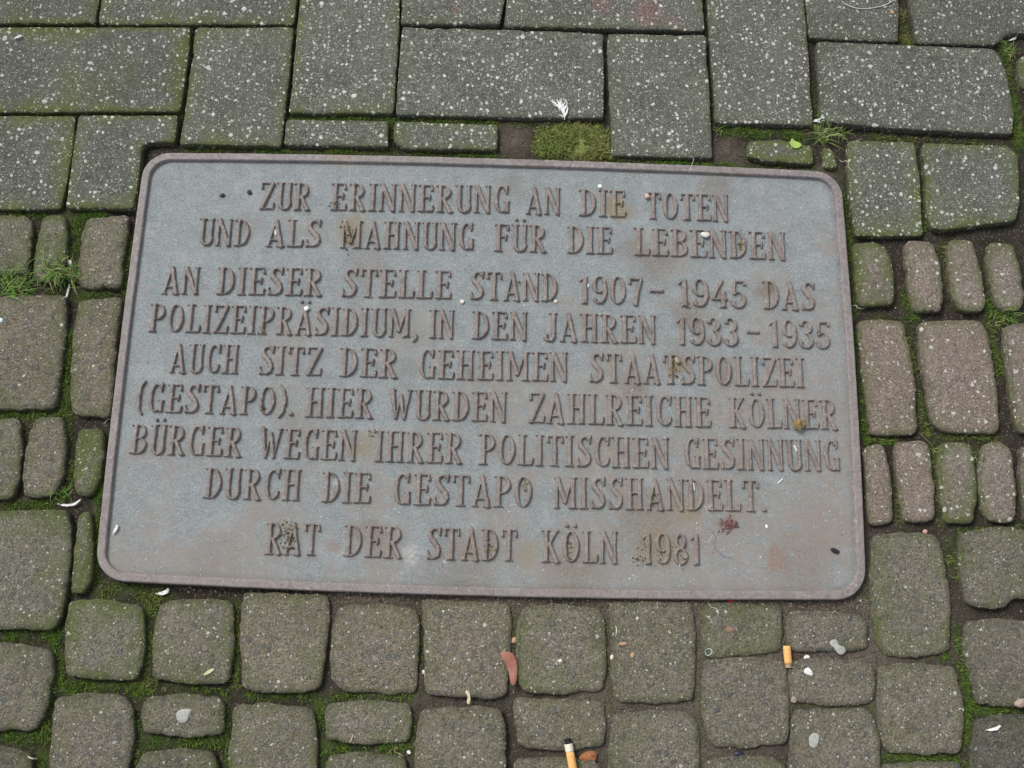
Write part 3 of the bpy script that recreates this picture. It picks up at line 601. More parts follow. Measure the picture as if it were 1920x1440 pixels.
def word(text, x0, x1, y0, y1, cap, seed):
    """raised word: ink from x0 to x1 px, baseline y0 -> y1 px, capital height in px"""
    a, b = P(x0, y0, .002), P(x1, y1, .002); d = b - a; Lw = np.linalg.norm(d); d /= Lw; up = np.array([-d[1], d[0]])
    mx, my = (x0 + x1) / 2, (y0 + y1) / 2
    ch = np.linalg.norm(P(mx, my - cap, .004) - P(mx, my, .004))
    adv = [GL[c][0] for c in text]; tot = sum(adv) + SP * (len(text) - 1)
    sx = Lw / tot; rr = random.Random(seed)
    VV, FF, off, u0 = [], [], 0, 0.0
    stepx, stepy = .00068 / sx, .00072 / ch
    for c, w in zip(text, adv):
        xs = np.arange(-.10, w + .10, stepx); ys = np.arange(-.22 if c in '(),' else -.08, 1.32 if c in 'ÄÖÜ' else 1.14 if c in '()' else 1.08, stepy)
        X, Y = np.meshgrid(xs, ys)
        wob = .016
        D = sdf(GL[c][1], X + wob * fbm(X * 5 + u0 * 9, Y * 5, seed, 2), Y + wob * fbm(X * 5, Y * 5 + u0 * 7, seed + 3, 2))
        D = D + .013 + .020 * fbm(X * 12 + seed, Y * 12 + u0 * 5, 5, 2)
        s = np.clip((.032 - D) / .052, 0, 1); s = s * s * (3 - 2 * s)
        wx = a[0] + d[0] * (u0 + X) * sx + up[0] * Y * ch; wy = a[1] + d[1] * (u0 + X) * sx + up[1] * Y * ch
        Z = -.0009 + (LH + .0009) * s + (s > .9) * fbm(wx * 200, wy * 200, 21, 2) * .0004
        keep = D < .048
        kf = keep[:-1, :-1] | keep[1:, :-1] | keep[:-1, 1:] | keep[1:, 1:]
        ny_, nx_ = X.shape; I = np.arange(nx_ * ny_).reshape(ny_, nx_)
        q = np.stack([I[:-1, :-1], I[:-1, 1:], I[1:, 1:], I[1:, :-1]], -1)[kf]
        used = np.unique(q); mp = np.full(nx_ * ny_, -1); mp[used] = np.arange(len(used)) + off
        VV.append(np.column_stack([wx.ravel()[used], wy.ravel()[used], Z.ravel()[used]])); FF.append(mp[q]); off += len(used)
        u0 += w + SP
    v, f = np.vstack(VV), np.vstack(FF)
    me = bpy.data.meshes.new('raised_word')
    me.vertices.add(len(v)); me.vertices.foreach_set('co', v.astype(np.float32).ravel())
    me.loops.add(f.size); me.loops.foreach_set('vertex_index', f.astype(np.int32).ravel())
    me.polygons.add(len(f)); me.polygons.foreach_set('loop_start', np.arange(0, f.size, 4, dtype=np.int32))
    me.polygons.foreach_set('use_smooth', [True] * len(f)); me.update(calc_edges=True); me.validate()
    me.materials.append(MAT_LETTER)
    o = bpy.data.objects.new('raised_word', me); link(o, plaque)
    o['label'] = 'raised metal inscription reading ' + text
    add_bvh(v[::1], f)
WORDS = [
 ('ZUR',485,581,393,394.5,52),('ERINNERUNG',619,956,394.5,400,52),('AN',985,1051,401,403,51),('DIE',1085,1174,405,408,51),('TOTEN',1211,1367,410.5,416,51),
 ('UND',370,467,460,462,51),('ALS',497,601,462.5,464,52),('MAHNUNG',637,889,465,470,52),('FÜR',926,1025,471,473.5,52),('DIE',1063,1149,475,477,52),('LEBENDEN',1189,1475,479,488,53),
 ('AN',302,372,551,552,52),('DIESER',405,604,552.5,555.5,53),('STELLE',639,846,556.5,561,54),('STAND',880,1046,562,566,54),('1907',1085,1206,569.5,573,54),('-',1218,1245,573,574,54),('1945',1271,1400,575,579,54),('DAS',1431,1530,579.5,582.5,54),
 ('POLIZEIPRÄSIDIUM,',277,784,622.5,633,54),('IN',803,851,634,635,54),('DEN',884,989,636,639,54),('JAHREN',1019,1231,640,645,54),('1933',1268,1386,647,650,54),('-',1400,1425,650,651,54),('1935',1442,1557,651.5,655.5,54),
 ('AUCH',316,446,699,701,55),('SITZ',483,602,702.5,705,55),('DER',635,745,706.5,709,56),('GEHEIMEN',783,1065,710.5,716,56),('STAATSPOLIZEI',1104,1510,717,727,56),
 ('(GESTAPO).',252,550,772.5,780,55),('HIER',571,699,782,785,57),('WURDEN',728,950,786.5,791.5,57),('ZAHLREICHE',990,1334,793,802,58),('KÖLNER',1367,1572,802,806,57),
 ('BÜRGER',241,452,851,857.5,57),('WEGEN',483,667,859.5,864,58),('IHRER',701,867,866,870,59),('POLITISCHEN',897,1255,871,879.5,59),('GESINNUNG',1283,1577,879.5,884,59),
 ('DURCH',380,562,935,939.5,59),('DIE',601,694,942,944.5,59),('GESTAPO',735,998,946.5,952.5,60),('MISSHANDELT.',1038,1439,953.5,960,60),
 ('RAT',495,597,1039.5,1042,61),('DER',642,754,1043.5,1047.5,61),('STADT',798,969,1049,1053,61),('KÖLN',1015,1159,1054.5,1057,61),('1981',1204,1315,1058,1059.5,60)]
for i, w_ in enumerate(WORDS): word(*w_, seed=100 + i)
BVH = BVHTree.FromPolygons(BVH_V, BVH_F)
def zat(x, y):
    h = BVH.ray_cast(Vector((x, y, .2)), Vector((0, 0, -1)))
    return h[0].z if h[0] else -.012
def Q(px, py):
    """surface point seen at photo pixel"""
    z = 0.0
    for _ in range(3):
        p = P(px, py, z); z = zat(*p)
    return np.array([p[0], p[1], z])

# ------------------------------------------------------------------ moss, grass, grit
def blades(specs):
    """specs: list of (x, y, z, height, width, lean, tint, dry) -> arrays; each blade is a bent leaf of two quads and a tip"""
    V, F, T, D = [], [], [], []
    for (x, y, z, h, w, ln, ti, dr, az) in specs:
        o = len(V); dx, dy = math.cos(az), math.sin(az); sx, sy = -dy * w / 2, dx * w / 2
        for k, (f, wf) in enumerate(((0, 1), (.5, .85), (1, 0))):
            cx, cy, cz = x + dx * ln * f * f, y + dy * ln * f * f, z + h * (f - .25 * f * f * min(1, ln / max(h, 1e-4)))
            if wf: V.append((cx - sx * wf, cy - sy * wf, cz)); V.append((cx + sx * wf, cy + sy * wf, cz))
            else: V.append((cx, cy, cz))
        F += [(o, o + 1, o + 3, o + 2), (o + 2, o + 3, o + 4)]
        T += [ti] * 5; D += [dr] * 5
    return V, F, T, D
sp = []
rr = random.Random(3)
for a, b, w, den, dry in MW:
    L = np.linalg.norm(b - a); n = int(L * max(w, .004) * 2.0e6 * den * .75)
    for _ in range(n):
        t = rr.random(); c = a + (b - a) * t; s = rr.gauss(0, w * .48)
        nrm = np.array([-(b - a)[1], (b - a)[0]]) / (L + 1e-9)
        x, y = c + nrm * s
        dens = .5 + 1.9 * float(fbm(x * 55, y * 55, 31, 2))
        if rr.random() > dens: continue
        z = zat(x, y)
        on = z > -.005
        if on and rr.random() < (.72 if z > -.001 else .3): continue
        h = rr.uniform(.002, .0055) * (.45 if on else 1.2)
        dl = min(1, max(0, dry + rr.gauss(0, .22) + .6 * float(fbm(x * 30, y * 30, 41, 2))))
        sp.append((x, y, z - .0006, h, rr.uniform(.0007, .0014), h * rr.uniform(.2, 1.1), rr.random() ** 1.3, dl, rr.uniform(0, 6.28)))
V, F, T, D = blades(sp)
o = mesh_obj('joint_moss', V, F, MAT_MOSS, attrs={'tint': T, 'dry': D}); tag(o, 'green and olive moss growing in the joints between the stones', 'moss', kind='stuff')

# square cushion of moss filling the place of a missing slab strip
poly = [(1003, 243), (1030, 236), (1090, 232), (1140, 238), (1146, 262), (1149, 296), (1090, 298), (1010, 294), (996, 275)]
pw_ = np.array([P(*p, -.004) for p in poly])
def inside(p, poly):
    r = False
    for i in range(len(poly)):
        a, b = poly[i - 1], poly[i]
        if (a[1] > p[1]) != (b[1] > p[1]) and p[0] < (b[0] - a[0]) * (p[1] - a[1]) / (b[1] - a[1]) + a[0]: r = not r
    return r
mp = empty('moss_patch', (*pw_.mean(0), -.01)); tag(mp, 'square yellow green moss cushion in the gap above the plaque edge', 'moss')
q = resample(round_poly(pw_, .006), .003); c = q.mean(0); V = []; n = len(q)
for f, z in ((1.04, -.018), (1.0, -.0115), (.92, -.0085), (.75, -.006), (.5, -.005), (.25, -.0048)):
    r = c + (q - c) * f; V.append(np.column_stack([r, z + fbm(r[:, 0] * 90, r[:, 1] * 90, 9) * .004]))
V = np.vstack(V + [np.array([[*c, -.0048]])]); F = []
for r in range(5): F += [(r * n + i, r * n + (i + 1) % n, (r + 1) * n + (i + 1) % n, (r + 1) * n + i) for i in range(n)]
F += [(5 * n + i, 5 * n + (i + 1) % n, 6 * n) for i in range(n)]
LOC = np.array([*pw_.mean(0), -.01])
def child(name, V, F, mat, parent, attrs=None):
    return mesh_obj(name, np.asarray(V) - np.array(parent.location), F, mat, parent, attrs=attrs)
child('cushion', V, F, MAT_CUSHION, mp, {'tint': RNG.random(len(V)) * .5, 'dry': .3 + .3 * RNG.random(len(V))})
bv = BVHTree.FromPolygons([tuple(v) for v in V], F)
sp = []
lo, hi = pw_.min(0), pw_.max(0)
while len(sp) < 4200:
    x, y = rr.uniform(lo[0], hi[0]), rr.uniform(lo[1], hi[1])
    if not inside((x, y), q) or rr.random() > .62 + 2.2 * float(fbm(x * 75, y * 75, 25, 2)): continue
    ox, oy = rr.gauss(0, .0030), rr.gauss(0, .0030)
    h_ = bv.ray_cast(Vector((x, y, .1)), Vector((0, 0, -1)))
    if not h_[0]: continue
    h = rr.uniform(.002, .0095)
    dl = min(1, max(0, .5 + rr.gauss(0, .25) + .9 * float(fbm(x * 60, y * 60, 15, 2))))
    sp.append((x + ox, y + oy, h_[0].z - .0008, h, rr.uniform(.0009, .0019), h * rr.uniform(.2, 1.), rr.random() ** 1.2, dl, rr.uniform(0, 6.28)))
V, F, T, D = blades(sp); child('fronds', V, F, MAT_CUSHION, mp, {'tint': T, 'dry': D})

def tuft(px, py, n, hmin, hmax, spread, dryf, label, lean=1.0, bias=None, name='grass_tuft'):
    c = Q(px, py); sp = []
    for _ in range(n):
        az = rr.uniform(0, 6.28) if bias is None or rr.random() < .4 else rr.gauss(bias, .7)
        x, y = c[0] + rr.gauss(0, spread), c[1] + rr.gauss(0, spread * .7)
        h = rr.uniform(hmin, hmax)
        sp.append((x, y, zat(x, y) - .001, h * rr.uniform(.35, .8), rr.uniform(.0008, .0016), h * rr.uniform(.4, 1.1) * lean, rr.random(), 1. if rr.random() < dryf else rr.random() * .3, az))
    V, F = [], []; T, D = [], []
    for (x, y, z, h, w, ln, ti, dr, az) in sp:      # long blades: five bent sections
        o = len(V); dx, dy = math.cos(az), math.sin(az); tw = rr.uniform(-.5, .5)
        for k in range(5):
            f = k / 4; a2 = az + tw * f; ww = w * (1 - f ** 2 * .9) / 2
            cx, cy = x + math.cos(a2) * ln * f ** 1.5, y + math.sin(a2) * ln * f ** 1.5
            cz = z + h * (1.9 * f - 1.15 * f * f)
            V += [(cx + math.sin(a2) * ww, cy - math.cos(a2) * ww, cz), (cx - math.sin(a2) * ww, cy + math.cos(a2) * ww, cz)]
        F += [(o + 2 * k, o + 2 * k + 1, o + 2 * k + 3, o + 2 * k + 2) for k in range(4)]
        T += [ti] * 10; D += [dr] * 10
    o = mesh_obj(name, V, F, MAT_GRASS, attrs={'tint': T, 'dry': D}, loc=c)
    return tag(o, label, 'grass')
tuft(30, 535, 270, .010, .034, .0105, .04, 'bright green grass tuft at the left photo edge', bias=.3)
tuft(115, 512, 270, .010, .032, .0105, .18, 'grass tuft with straw blades left of the plaque under the white scrap')
tuft(1537, 254, 95, .012, .034, .006, .28, 'grass tuft at the slab corner above the upper right plaque corner')
tuft(1572, 250, 26, .010, .024, .006, .45, 'sparse yellowed grass beside the green tuft at upper right')
tuft(1892, 590, 60, .008, .022, .007, .2, 'small grass tuft at the right photo edge above the large cobble')
tuft(1868, 605, 16, .006, .016, .006, .4, 'thin weedy tuft in the joint left of the right edge tuft')
tuft(1890, 95, 50, .008, .022, .007, .25, 'grass tuft in the joint at the upper right corner')
tuft(113, 925, 30, .006, .02, .007, .25, 'little weed in the joint above the thin white feather at left', name='weed')
tuft(1830, 860, 16, .006, .014, .007, .25, 'small weed between two narrow cobbles at the right', name='weed')
tuft(1790, 1050, 18, .005, .013, .008, .3, 'small weed in the joint right of the tall lower cobble', name='weed')
tuft(740, 1400, 16, .006, .014, .005, .7, 'pale grass wisp in the mossy gap at the bottom')
tuft(1755, 845, 8, .006, .014, .005, .6, 'tiny yellow weed beside the twig at the right', name='weed')
tuft(1345, 245, 12, .006, .014, .004, .4, 'wisp of weed in the joint left of the bright moss above TOTEN', name='weed')
tuft(1590, 268, 8, .008, .018, .004, .8, 'dry blades lying at the edge of the slab right of the plaque corner')
tuft(1842, 272, 7, .006, .014, .004, .5, 'few thin blades under the wide slab at upper right')

# loose grit: grains in the joints and on the plaque
OCT = np.array([(1,0,0),(-1,0,0),(0,1,0),(0,-1,0),(0,0,1),(0,0,-1)], float)
OF = [(0,2,4),(2,1,4),(1,3,4),(3,0,4),(2,0,5),(1,2,5),(3,1,5),(0,3,5)]
def grains(pts, smin, smax):
    V, F, T = [], [], []
    for x, y, z, t, k in pts:
        s = (smin + (smax - smin) * rr.random() ** 3) * k; az = rr.uniform(0, 6.28); ca, sa = math.cos(az), math.sin(az); o = len(V)
        a, b, c = s * rr.uniform(.6, 1.3), s * rr.uniform(.5, 1.), s * rr.uniform(.4, .8)
        for v in OCT:
            vx, vy, vz = v[0] * a * rr.uniform(.75, 1.2), v[1] * b * rr.uniform(.75, 1.2), v[2] * c
            V.append((x + vx * ca - vy * sa, y + vx * sa + vy * ca, z + c * .6 + vz))
        F += [tuple(o + i for i in f) for f in OF]; T += [t] * 6
    return V, F, T
g = N('grit'); t = g.attr('tint').outputs['Fac']
MAT_GRIT = g.out(g.mix(g.ramp(t, .0, .6), (.09, .065, .045), g.mix(g.ramp(t, .6, 1.), (.30, .26, .21), (.78, .77, .74))), .8, .3)
pts = []
for _ in range(11000):
    px, py = rr.uniform(0, 1920), rr.uniform(0, 1440)
    p = P(px, py, -.005); z = zat(*p)
    if z > -.0035: continue
    dn = .12 + (.75 if (1100 < py < 1440 and px > 560) else 0) + (.5 if 925 < px < 1010 and 230 < py < 300 else 0) + (.4 if 1340 < px < 1420 and 240 < py < 310 else 0)
    if rr.random() < dn: pts.append((p[0], p[1], z - .0003, min(.95, rr.random() ** 2.2), 1))
for _ in range(2600):     # sandy line along the lower plaque edge
    px = rr.uniform(330, 1640); py = np.polyval(fb, px) + abs(rr.gauss(2, 9))
    p = P(px, py, -.004); z = zat(*p)
    if z < .001 and z > -.02: pts.append((p[0], p[1], z - .0002, rr.random() ** 1.7 * .8, 1.0 if z < -.003 else .7))
V, F, T = grains(pts, .0004, .0019)
o = mesh_obj('joint_grit', V, F, MAT_GRIT, smooth=False, attrs={'tint': T}); tag(o, 'brown and grey sandy grit lying in the joints between the stones', 'grit', kind='stuff')
pts = []
for _ in range(1300):
    px, py = rr.uniform(190, 1620), 290 + 830 * rr.random() ** .75
    p = Q(px, py)
    if p[2] < -.002: continue
    pts.append((*p, .3 + .7 * rr.random() ** .6, .6))
for _ in range(420):
    p = Q(rr.uniform(0, 1920), rr.uniform(0, 1440))
    if p[2] > -.003: pts.append((*p, .8 + .2 * rr.random(), .7))
for cx, cy, n, s in ((1185, 1085, 9, 7), (1265, 715, 8, 8), (1300, 930, 12, 30), (960, 955, 8, 14), (1180, 735, 8, 14), (870, 565, 3, 3), (770, 1040, 12, 12), (1560, 985, 10, 22), (870, 1030, 10, 30), (1340, 1030, 16, 40)):
    for _ in range(n):
        p = Q(cx + rr.gauss(0, s), cy + rr.gauss(0, s * .6)); pts.append((*p, .7 + .3 * rr.random(), .9))
V, F, T = grains(pts, .0006, .0019)
o = mesh_obj('scattered_grit', V, F, MAT_GRIT, smooth=False, attrs={'tint': T}); tag(o, 'tiny white and grey crumbs scattered over the plaque and stones', 'grit', kind='stuff')
pts = []
for cx, cy, n, sx_, sy_ in ((655, 445, 60, 6, 11), (540, 1005, 110, 7, 16), (918, 1025, 60, 5, 14), (1300, 690, 0, 0, 0), (1262, 692, 60, 5, 9), (1388, 455, 50, 3, 12), (625, 382, 26, 8, 4), (1068, 1025, 40, 3, 12), (1238, 1035, 26, 16, 12), (1280, 1040, 16, 10, 10), (493, 765, 24, 2, 5), (976, 532, 10, 4, 3), (1235, 390, 0, 0, 0), (985, 910, 22, 2, 12), (1223, 935, 30, 5, 12), (698, 815, 20, 5, 5), (490, 615, 18, 5, 5), (1200, 1045, 30, 8, 10), (1290, 570, 30, 12, 5)):
    for _ in range(n):
        p = Q(cx + rr.gauss(0, sx_), cy + rr.gauss(0, sy_))
        pts.append((*p, rr.random(), 1.1))
g = N('crust'); t = g.attr('tint').outputs['Fac']; MAT_CRUST = g.out(g.mix(t, (.075, .055, .028), (.30, .25, .13)), .9, .2)
V, F, T = grains(pts, .0007, .0022)
o = mesh_obj('lettering_dirt', V, F, MAT_CRUST, smooth=False, attrs={'tint': T}); tag(o, 'olive brown crumbs of dirt lodged between the raised letters', 'dirt', kind='stuff')

# ------------------------------------------------------------------ single pieces of litter
M_WHITE = simple('white_down', (.85, .85, .84), (.72, .72, .70), 300, .8)
M_GUM = simple('chewing_gum', (.30, .31, .285), (.40, .41, .38), 260, .7, bump=.0006)
M_DROP = simple('dropping_white', (.82, .81, .78), (.60, .62, .58), 300, .8, bump=.0006)
M_FILTER = simple('filter_paper', (.72, .36, .10), (.80, .46, .17), 500, .75)
M_PAPER = simple('cigarette_paper', (.74, .69, .60), (.66, .60, .50), 500, .75)
M_ASH = simple('burnt_ash', (.008, .008, .008), (.03, .028, .026), 500, .9)
M_RED = simple('seed_pod_skin', (.27, .105, .075), (.34, .16, .12), 120, .5, bump=.0005)
M_BARK = simple('rusty_bark', (.24, .075, .03), (.36, .16, .07), 300, .6, bump=.0012)
M_LEAF = simple('leaf_green', (.26, .40, .07), (.36, .48, .12), 160, .5)
M_PALE = simple('pale_leaf', (.42, .48, .24), (.55, .58, .36), 200, .6)
M_TAN = simple('tan_crumb', (.34, .22, .13), (.45, .31, .20), 300, .7)
M_DARK = simple('dark_seed', (.012, .010, .012), (.04, .03, .035), 300, .45)
M_STRAW = simple('straw', (.48, .41, .27), (.62, .56, .42), 200, .6)
M_TWIG = simple('twig_bark', (.12, .09, .06), (.20, .15, .11), 300, .8)
M_BUD = simple('dry_bud', (.10, .09, .035), (.30, .21, .09), 350, .7)
M_WIRE = simple('pale_thread', (.62, .60, .58), (.5, .49, .48), 200, .5)
M_BLUE = simple('blue_thread', (.10, .12, .30), (.22, .22, .40), 200, .5)
M_ROSE = simple('withered_red', (.15, .055, .055), (.085, .06, .05), 300, .7)
M_RDOT = simple('red_scrap', (.62, .02, .05), (.5, .02, .04), 300, .5)
M_PEB = simple('pebble_brown', (.26, .20, .16), (.38, .31, .26), 200, .8, bump=.0005)
M_PINK = simple('pink_stone', (.55, .33, .27), (.62, .42, .35), 200, .8, bump=.0005)
M_BRICK = simple('brick_smear', (.30, .16, .11), (.22, .15, .11), 300, .9)
M_STONEW = simple('pale_stone', (.72, .68, .62), (.55, .50, .44), 300, .8, bump=.0006)
M_FOIL = simple('navy_foil', (.012, .012, .03), (.03, .03, .06), 200, .3)
M_MINT = simple('mint_scrap', (.45, .62, .62), (.6, .74, .74), 200, .5)

def flat(name, pts, thick, mat, label, cat, curl=0.0, lift=0.0, n=3, group=None, lump=0.0, rnd=.3):
    """thin solid piece with a real edge, following what it lies on, curled up a little"""
    pw = np.array([P(*p, 0.0) for p in pts]); sz = np.ptp(pw, axis=0).max()
    q = resample(round_poly(pw, sz * rnd, 3), max(sz / 26, .0006)); c0 = pw.mean(0)
    base = max(zat(*c0), max(zat(*x) for x in q[::4]) if lump == 0 else zat(*c0)) + lift
    q = q + (np.array([P(*np.mean(pts, axis=0), base)]) - np.array([P(*np.mean(pts, axis=0), 0.)]))
    c = q.mean(0); m = len(q); V = []; F = []
    prof = [(1, 0), (1.0, .5), (.93, 1), (.6, 1), (.3, 1)]
    for f, z in prof:
        r = c + (q - c) * f; d = np.linalg.norm(r - c, axis=1) / (sz * .5)
        zz = base + z * thick + curl * sz * d ** 2 * (z > 0 or curl > 0) + lump * fbm(r[:, 0] / sz * 4, r[:, 1] / sz * 4, len(name)) * (z > .5) + lump * .5 * (1 - f)
        V.append(np.column_stack([r, zz]))
    V = np.vstack(V + [np.array([[*c, base + thick + lump * .4], [*c, base]])])
    for k in range(4): F += [(k * m + i, k * m + (i + 1) % m, (k + 1) * m + (i + 1) % m, (k + 1) * m + i) for i in range(m)]
    F += [(4 * m + i, 4 * m + (i + 1) % m, 5 * m) for i in range(m)] + [((i + 1) % m, i, 5 * m + 1) for i in range(m)]
    o = mesh_obj(name, V, F, mat, loc=(*c, base)); return tag(o, label, cat, group)
def tube_mesh(path, rad, sides=7):
    path = np.array(path); V = []; F = []; n = len(path)
    for i in range(n):
        t = path[min(i + 1, n - 1)] - path[max(i - 1, 0)]; t = t / (np.linalg.norm(t) + 1e-9)
        s = np.cross(t, (0, 0, 1.)); s /= np.linalg.norm(s) + 1e-9; u = np.cross(s, t)
        r = rad[i] if hasattr(rad, '__len__') else rad
        for k in range(sides):
            a = 2 * math.pi * k / sides; V.append(path[i] + r * (math.cos(a) * s + math.sin(a) * u))
    for i in range(n - 1):
        F += [(i * sides + k, i * sides + (k + 1) % sides, (i + 1) * sides + (k + 1) % sides, (i + 1) * sides + k) for k in range(sides)]
    F += [tuple(reversed(range(sides))), tuple((n - 1) * sides + k for k in range(sides))]
    return V, F
def path_on(pts, lift, sub=4):
    out = []
    pts = np.array(pts, float)
    for i in range(len(pts) - 1):
        for k in range(sub):
            t = k / sub; p0 = pts[max(i - 1, 0)]; p1 = pts[i]; p2 = pts[i + 1]; p3 = pts[min(i + 2, len(pts) - 1)]
            c = .5 * (2 * p1 + (p2 - p0) * t + (2 * p0 - 5 * p1 + 4 * p2 - p3) * t * t + (3 * p1 - p0 - 3 * p2 + p3) * t ** 3); out.append(c)
    out.append(pts[-1]); w = np.array([Q(*p) for p in out]); z = w[:, 2].copy()
    for i in range(len(w)): w[i, 2] = z[max(0, i - 2):i + 3].max() + lift
    return w
def strand(name, pts, r, mat, label, cat, lift=None):
    w = path_on(pts, r if lift is None else lift)
    V, F = tube_mesh(w, [r * (1 - .5 * abs(2 * i / (len(w) - 1) - 1) ** 3) for i in range(len(w))], 6)
    return tag(mesh_obj(name, V, F, mat, loc=w.mean(0)), label, cat)
def pebble(name, px, py, wpx, hpx, mat, label, cat, ang=0, squash=.45):
    c = Q(px, py); a, b = wpx * .00035, hpx * .00035; bm = bmesh.new(); bmesh.ops.create_icosphere(bm, subdivisions=3, radius=1)
    V = np.array([v.co[:] for v in bm.verts]); F = [[v.index for v in f.verts] for f in bm.faces]; bm.free()
    k = 1 + .35 * fbm(V[:, 0] * 1.6 + px, V[:, 1] * 1.6 + V[:, 2], 4); V = V * k[:, None]
    x, y, z = V[:, 0] * a, V[:, 1] * b, V[:, 2] * min(a, b) * squash; ca, sa = math.cos(ang), math.sin(ang)
    V = np.column_stack([c[0] + x * ca - y * sa, c[1] + x * sa + y * ca, c[2] + min(a, b) * squash * .8 + z])
    return tag(mesh_obj(name, V, F, mat, loc=c), label, cat)
def feather(px, py, L, ang, label, nb=46, w=.3, curv=.4, down=False, name='feather', lift=.001):
    """shaft with loose barbs on both sides"""
    c = Q(px, py); root = empty(name, c); tag(root, label, 'feather')
    ca, sa = math.cos(ang), math.sin(ang); path = []
    for k in range(13):
        f = k / 12; u = (f - .5) * L; v = curv * L * (f - .5) ** 2; x, y = c[0] + u * ca - v * sa, c[1] + u * sa + v * ca
        path.append((x, y, zat(x, y) + lift + .0018 * math.sin(f * 3.14)))
    path = np.array(path); path[:, 2] = np.maximum(path[:, 2], np.median(path[:, 2]))
    V, F = tube_mesh(path, [.0006 * (1 - .6 * k / 12) for k in range(13)], 6); child('shaft', V, F, M_WHITE, root)
    V, F = [], []
    for k in range(nb):
        f = .18 + .8 * (k // 2) / (nb / 2); i = min(int(f * 12), 11); p = path[i] + (path[i + 1] - path[i]) * (f * 12 - i)
        side = 1 if k % 2 else -1; bl = L * rr.uniform(.25, .75) if down else L * w * math.sin(min(1, f * 1.05) * 2.9) ** .7 * rr.uniform(.75, 1.1) if f < 1 else L * .05
        a2 = ang + side * (rr.uniform(.1, 1.5) if down else rr.uniform(.55, .95)); o = len(V)
        for m in range(5):
            g_ = m / 4; a3 = a2 - side * .5 * g_; q = p + np.array([math.cos(a3), math.sin(a3), 0]) * bl * g_; ww = .0010 * (1 - .8 * g_)
            zz = max(p[2] + .0018 * g_ * (1 - g_) * 2 + rr.uniform(0, .0006), zat(q[0], q[1]) + .0004)
            V += [(q[0] - math.sin(a3) * ww, q[1] + math.cos(a3) * ww, zz), (q[0] + math.sin(a3) * ww, q[1] - math.cos(a3) * ww, zz)]
        F += [(o + 2 * m, o + 2 * m + 1, o + 2 * m + 3, o + 2 * m + 2) for m in range(4)]
    child('vane', V, F, M_WHITE, root)
    return root
feather(1056, 210, .026, 1.9, 'fluffy white down feather on the slab above the moss patch', nb=24, w=.55, down=True)
feather(132, 948, .030, .22, 'long thin white feather in the joint near the left photo edge', w=.13, curv=.7)
feather(306, 1113, .016, .4, 'small curled white feather under the lower left plaque corner', w=.36, curv=.9)
feather(129, 549, .022, 1.45, 'narrow white feather below the grass tuft left of the plaque', w=.15, curv=.1)
feather(1861, 1367, .018, .3, 'soft white feather on the dark cobble in the bottom right corner', w=.30)
feather(1897, 76, .013, .5, 'small white feather at the top right corner beside the grass', w=.3)
feather(1534, 222, .012, .2, 'tiny white feather caught on top of the upper right grass tuft', nb=14, down=True)
feather(35, 72, .011, .5, 'tiny white feather on the mossy slab in the upper left', w=.3)
feather(218, 994, .012, 1.2, 'tiny white feather on the plaque inside its lower left corner', w=.30)

def cigarette(px0, py0, px1, py1, r, label, paper, burnt):
    a, b = Q(px0, py0), Q(px1, py1); zz = max(a[2], b[2], Q((px0 + px1) / 2, (py0 + py1) / 2)[2]) + r; a[2] = b[2] = zz
    root = empty('cigarette_butt', (a + b) / 2); tag(root, label, 'cigarette butt'); d = b - a
    def seg(nm, f0, f1, mat, k=1.0, rough=0):
        pth = [a + d * (f0 + (f1 - f0) * i / 8) for i in range(9)]
        V, F = tube_mesh(pth, [r * k * (1 + rough * rr.uniform(-1, 1)) * (.93 if i in (0, 8) else 1) for i in range(9)], 14)
        V = np.array(V); V[:, 2] = zz + (V[:, 2] - zz) * .9; child(nm, V, F, mat, root)
    if paper:
        seg('burnt_end', 0, .13, M_ASH, .8, .2); seg('paper', .13, .32, M_PAPER, 1.02, .04); seg('filter', .32, 1, M_FILTER, 1.0, .02)
    else:
        seg('filter', 0, .82, M_FILTER, 1, .03); seg('burnt_end', .82, 1, M_TAN, .85, .2)
cigarette(1473, 1211, 1478, 1252, .0048, 'short orange cigarette filter standing out between the flat cobbles', False, True)
cigarette(1063, 1384, 1078, 1462, .0050, 'cigarette with burnt tip and orange filter cut by the bottom edge', True, True)
flat('seed_pod', [(937,1222),(950,1221),(962,1224),(969,1236),(971,1255),(969,1278),(963,1288),(956,1280),(955,1262),(949,1246),(939,1232)], .0022, M_RED, 'brown red seed pod in the joint below STADT', 'seed pod', curl=.06, lift=.0005)
flat('bark_chip', [(1082,1420),(1098,1408),(1118,1406),(1120,1420),(1112,1436),(1090,1428)], .004, M_BARK, 'rusty orange crumpled bark chip beside the burnt cigarette', 'bark chip', lump=.004)
flat('chewing_gum', [(330,1335),(343,1328),(362,1330),(355,1340),(352,1354),(340,1357),(331,1350)], .0010, M_GUM, 'flattened pale gum with a pointed tip on a flat cobble at lower left', 'chewing gum', lump=.001, lift=.0004, group='trodden chewing gum spots')
flat('chewing_gum', [(1555,1203),(1562,1197),(1569,1200),(1572,1210),(1583,1212),(1587,1220),(1580,1229),(1570,1226),(1564,1214),(1556,1210)], .0012, M_GUM, 'two lobed grey gum on the flat cobble under the plaque corner', 'chewing gum', lump=.001, lift=.0004, group='trodden chewing gum spots')
flat('chewing_gum', [(1518,1378),(1530,1373),(1537,1378),(1535,1394),(1528,1404),(1518,1400),(1516,1388)], .0008, M_GUM, 'smooth oval grey gum on the cobble at the bottom edge', 'chewing gum', lift=.0004, group='trodden chewing gum spots')
flat('bird_dropping', [(1506,1257),(1514,1250),(1522,1256),(1525,1268),(1516,1266),(1508,1263)], .0014, M_DROP, 'bright white dropping on the flat cobble right of the orange filter', 'bird dropping', lump=.0012)
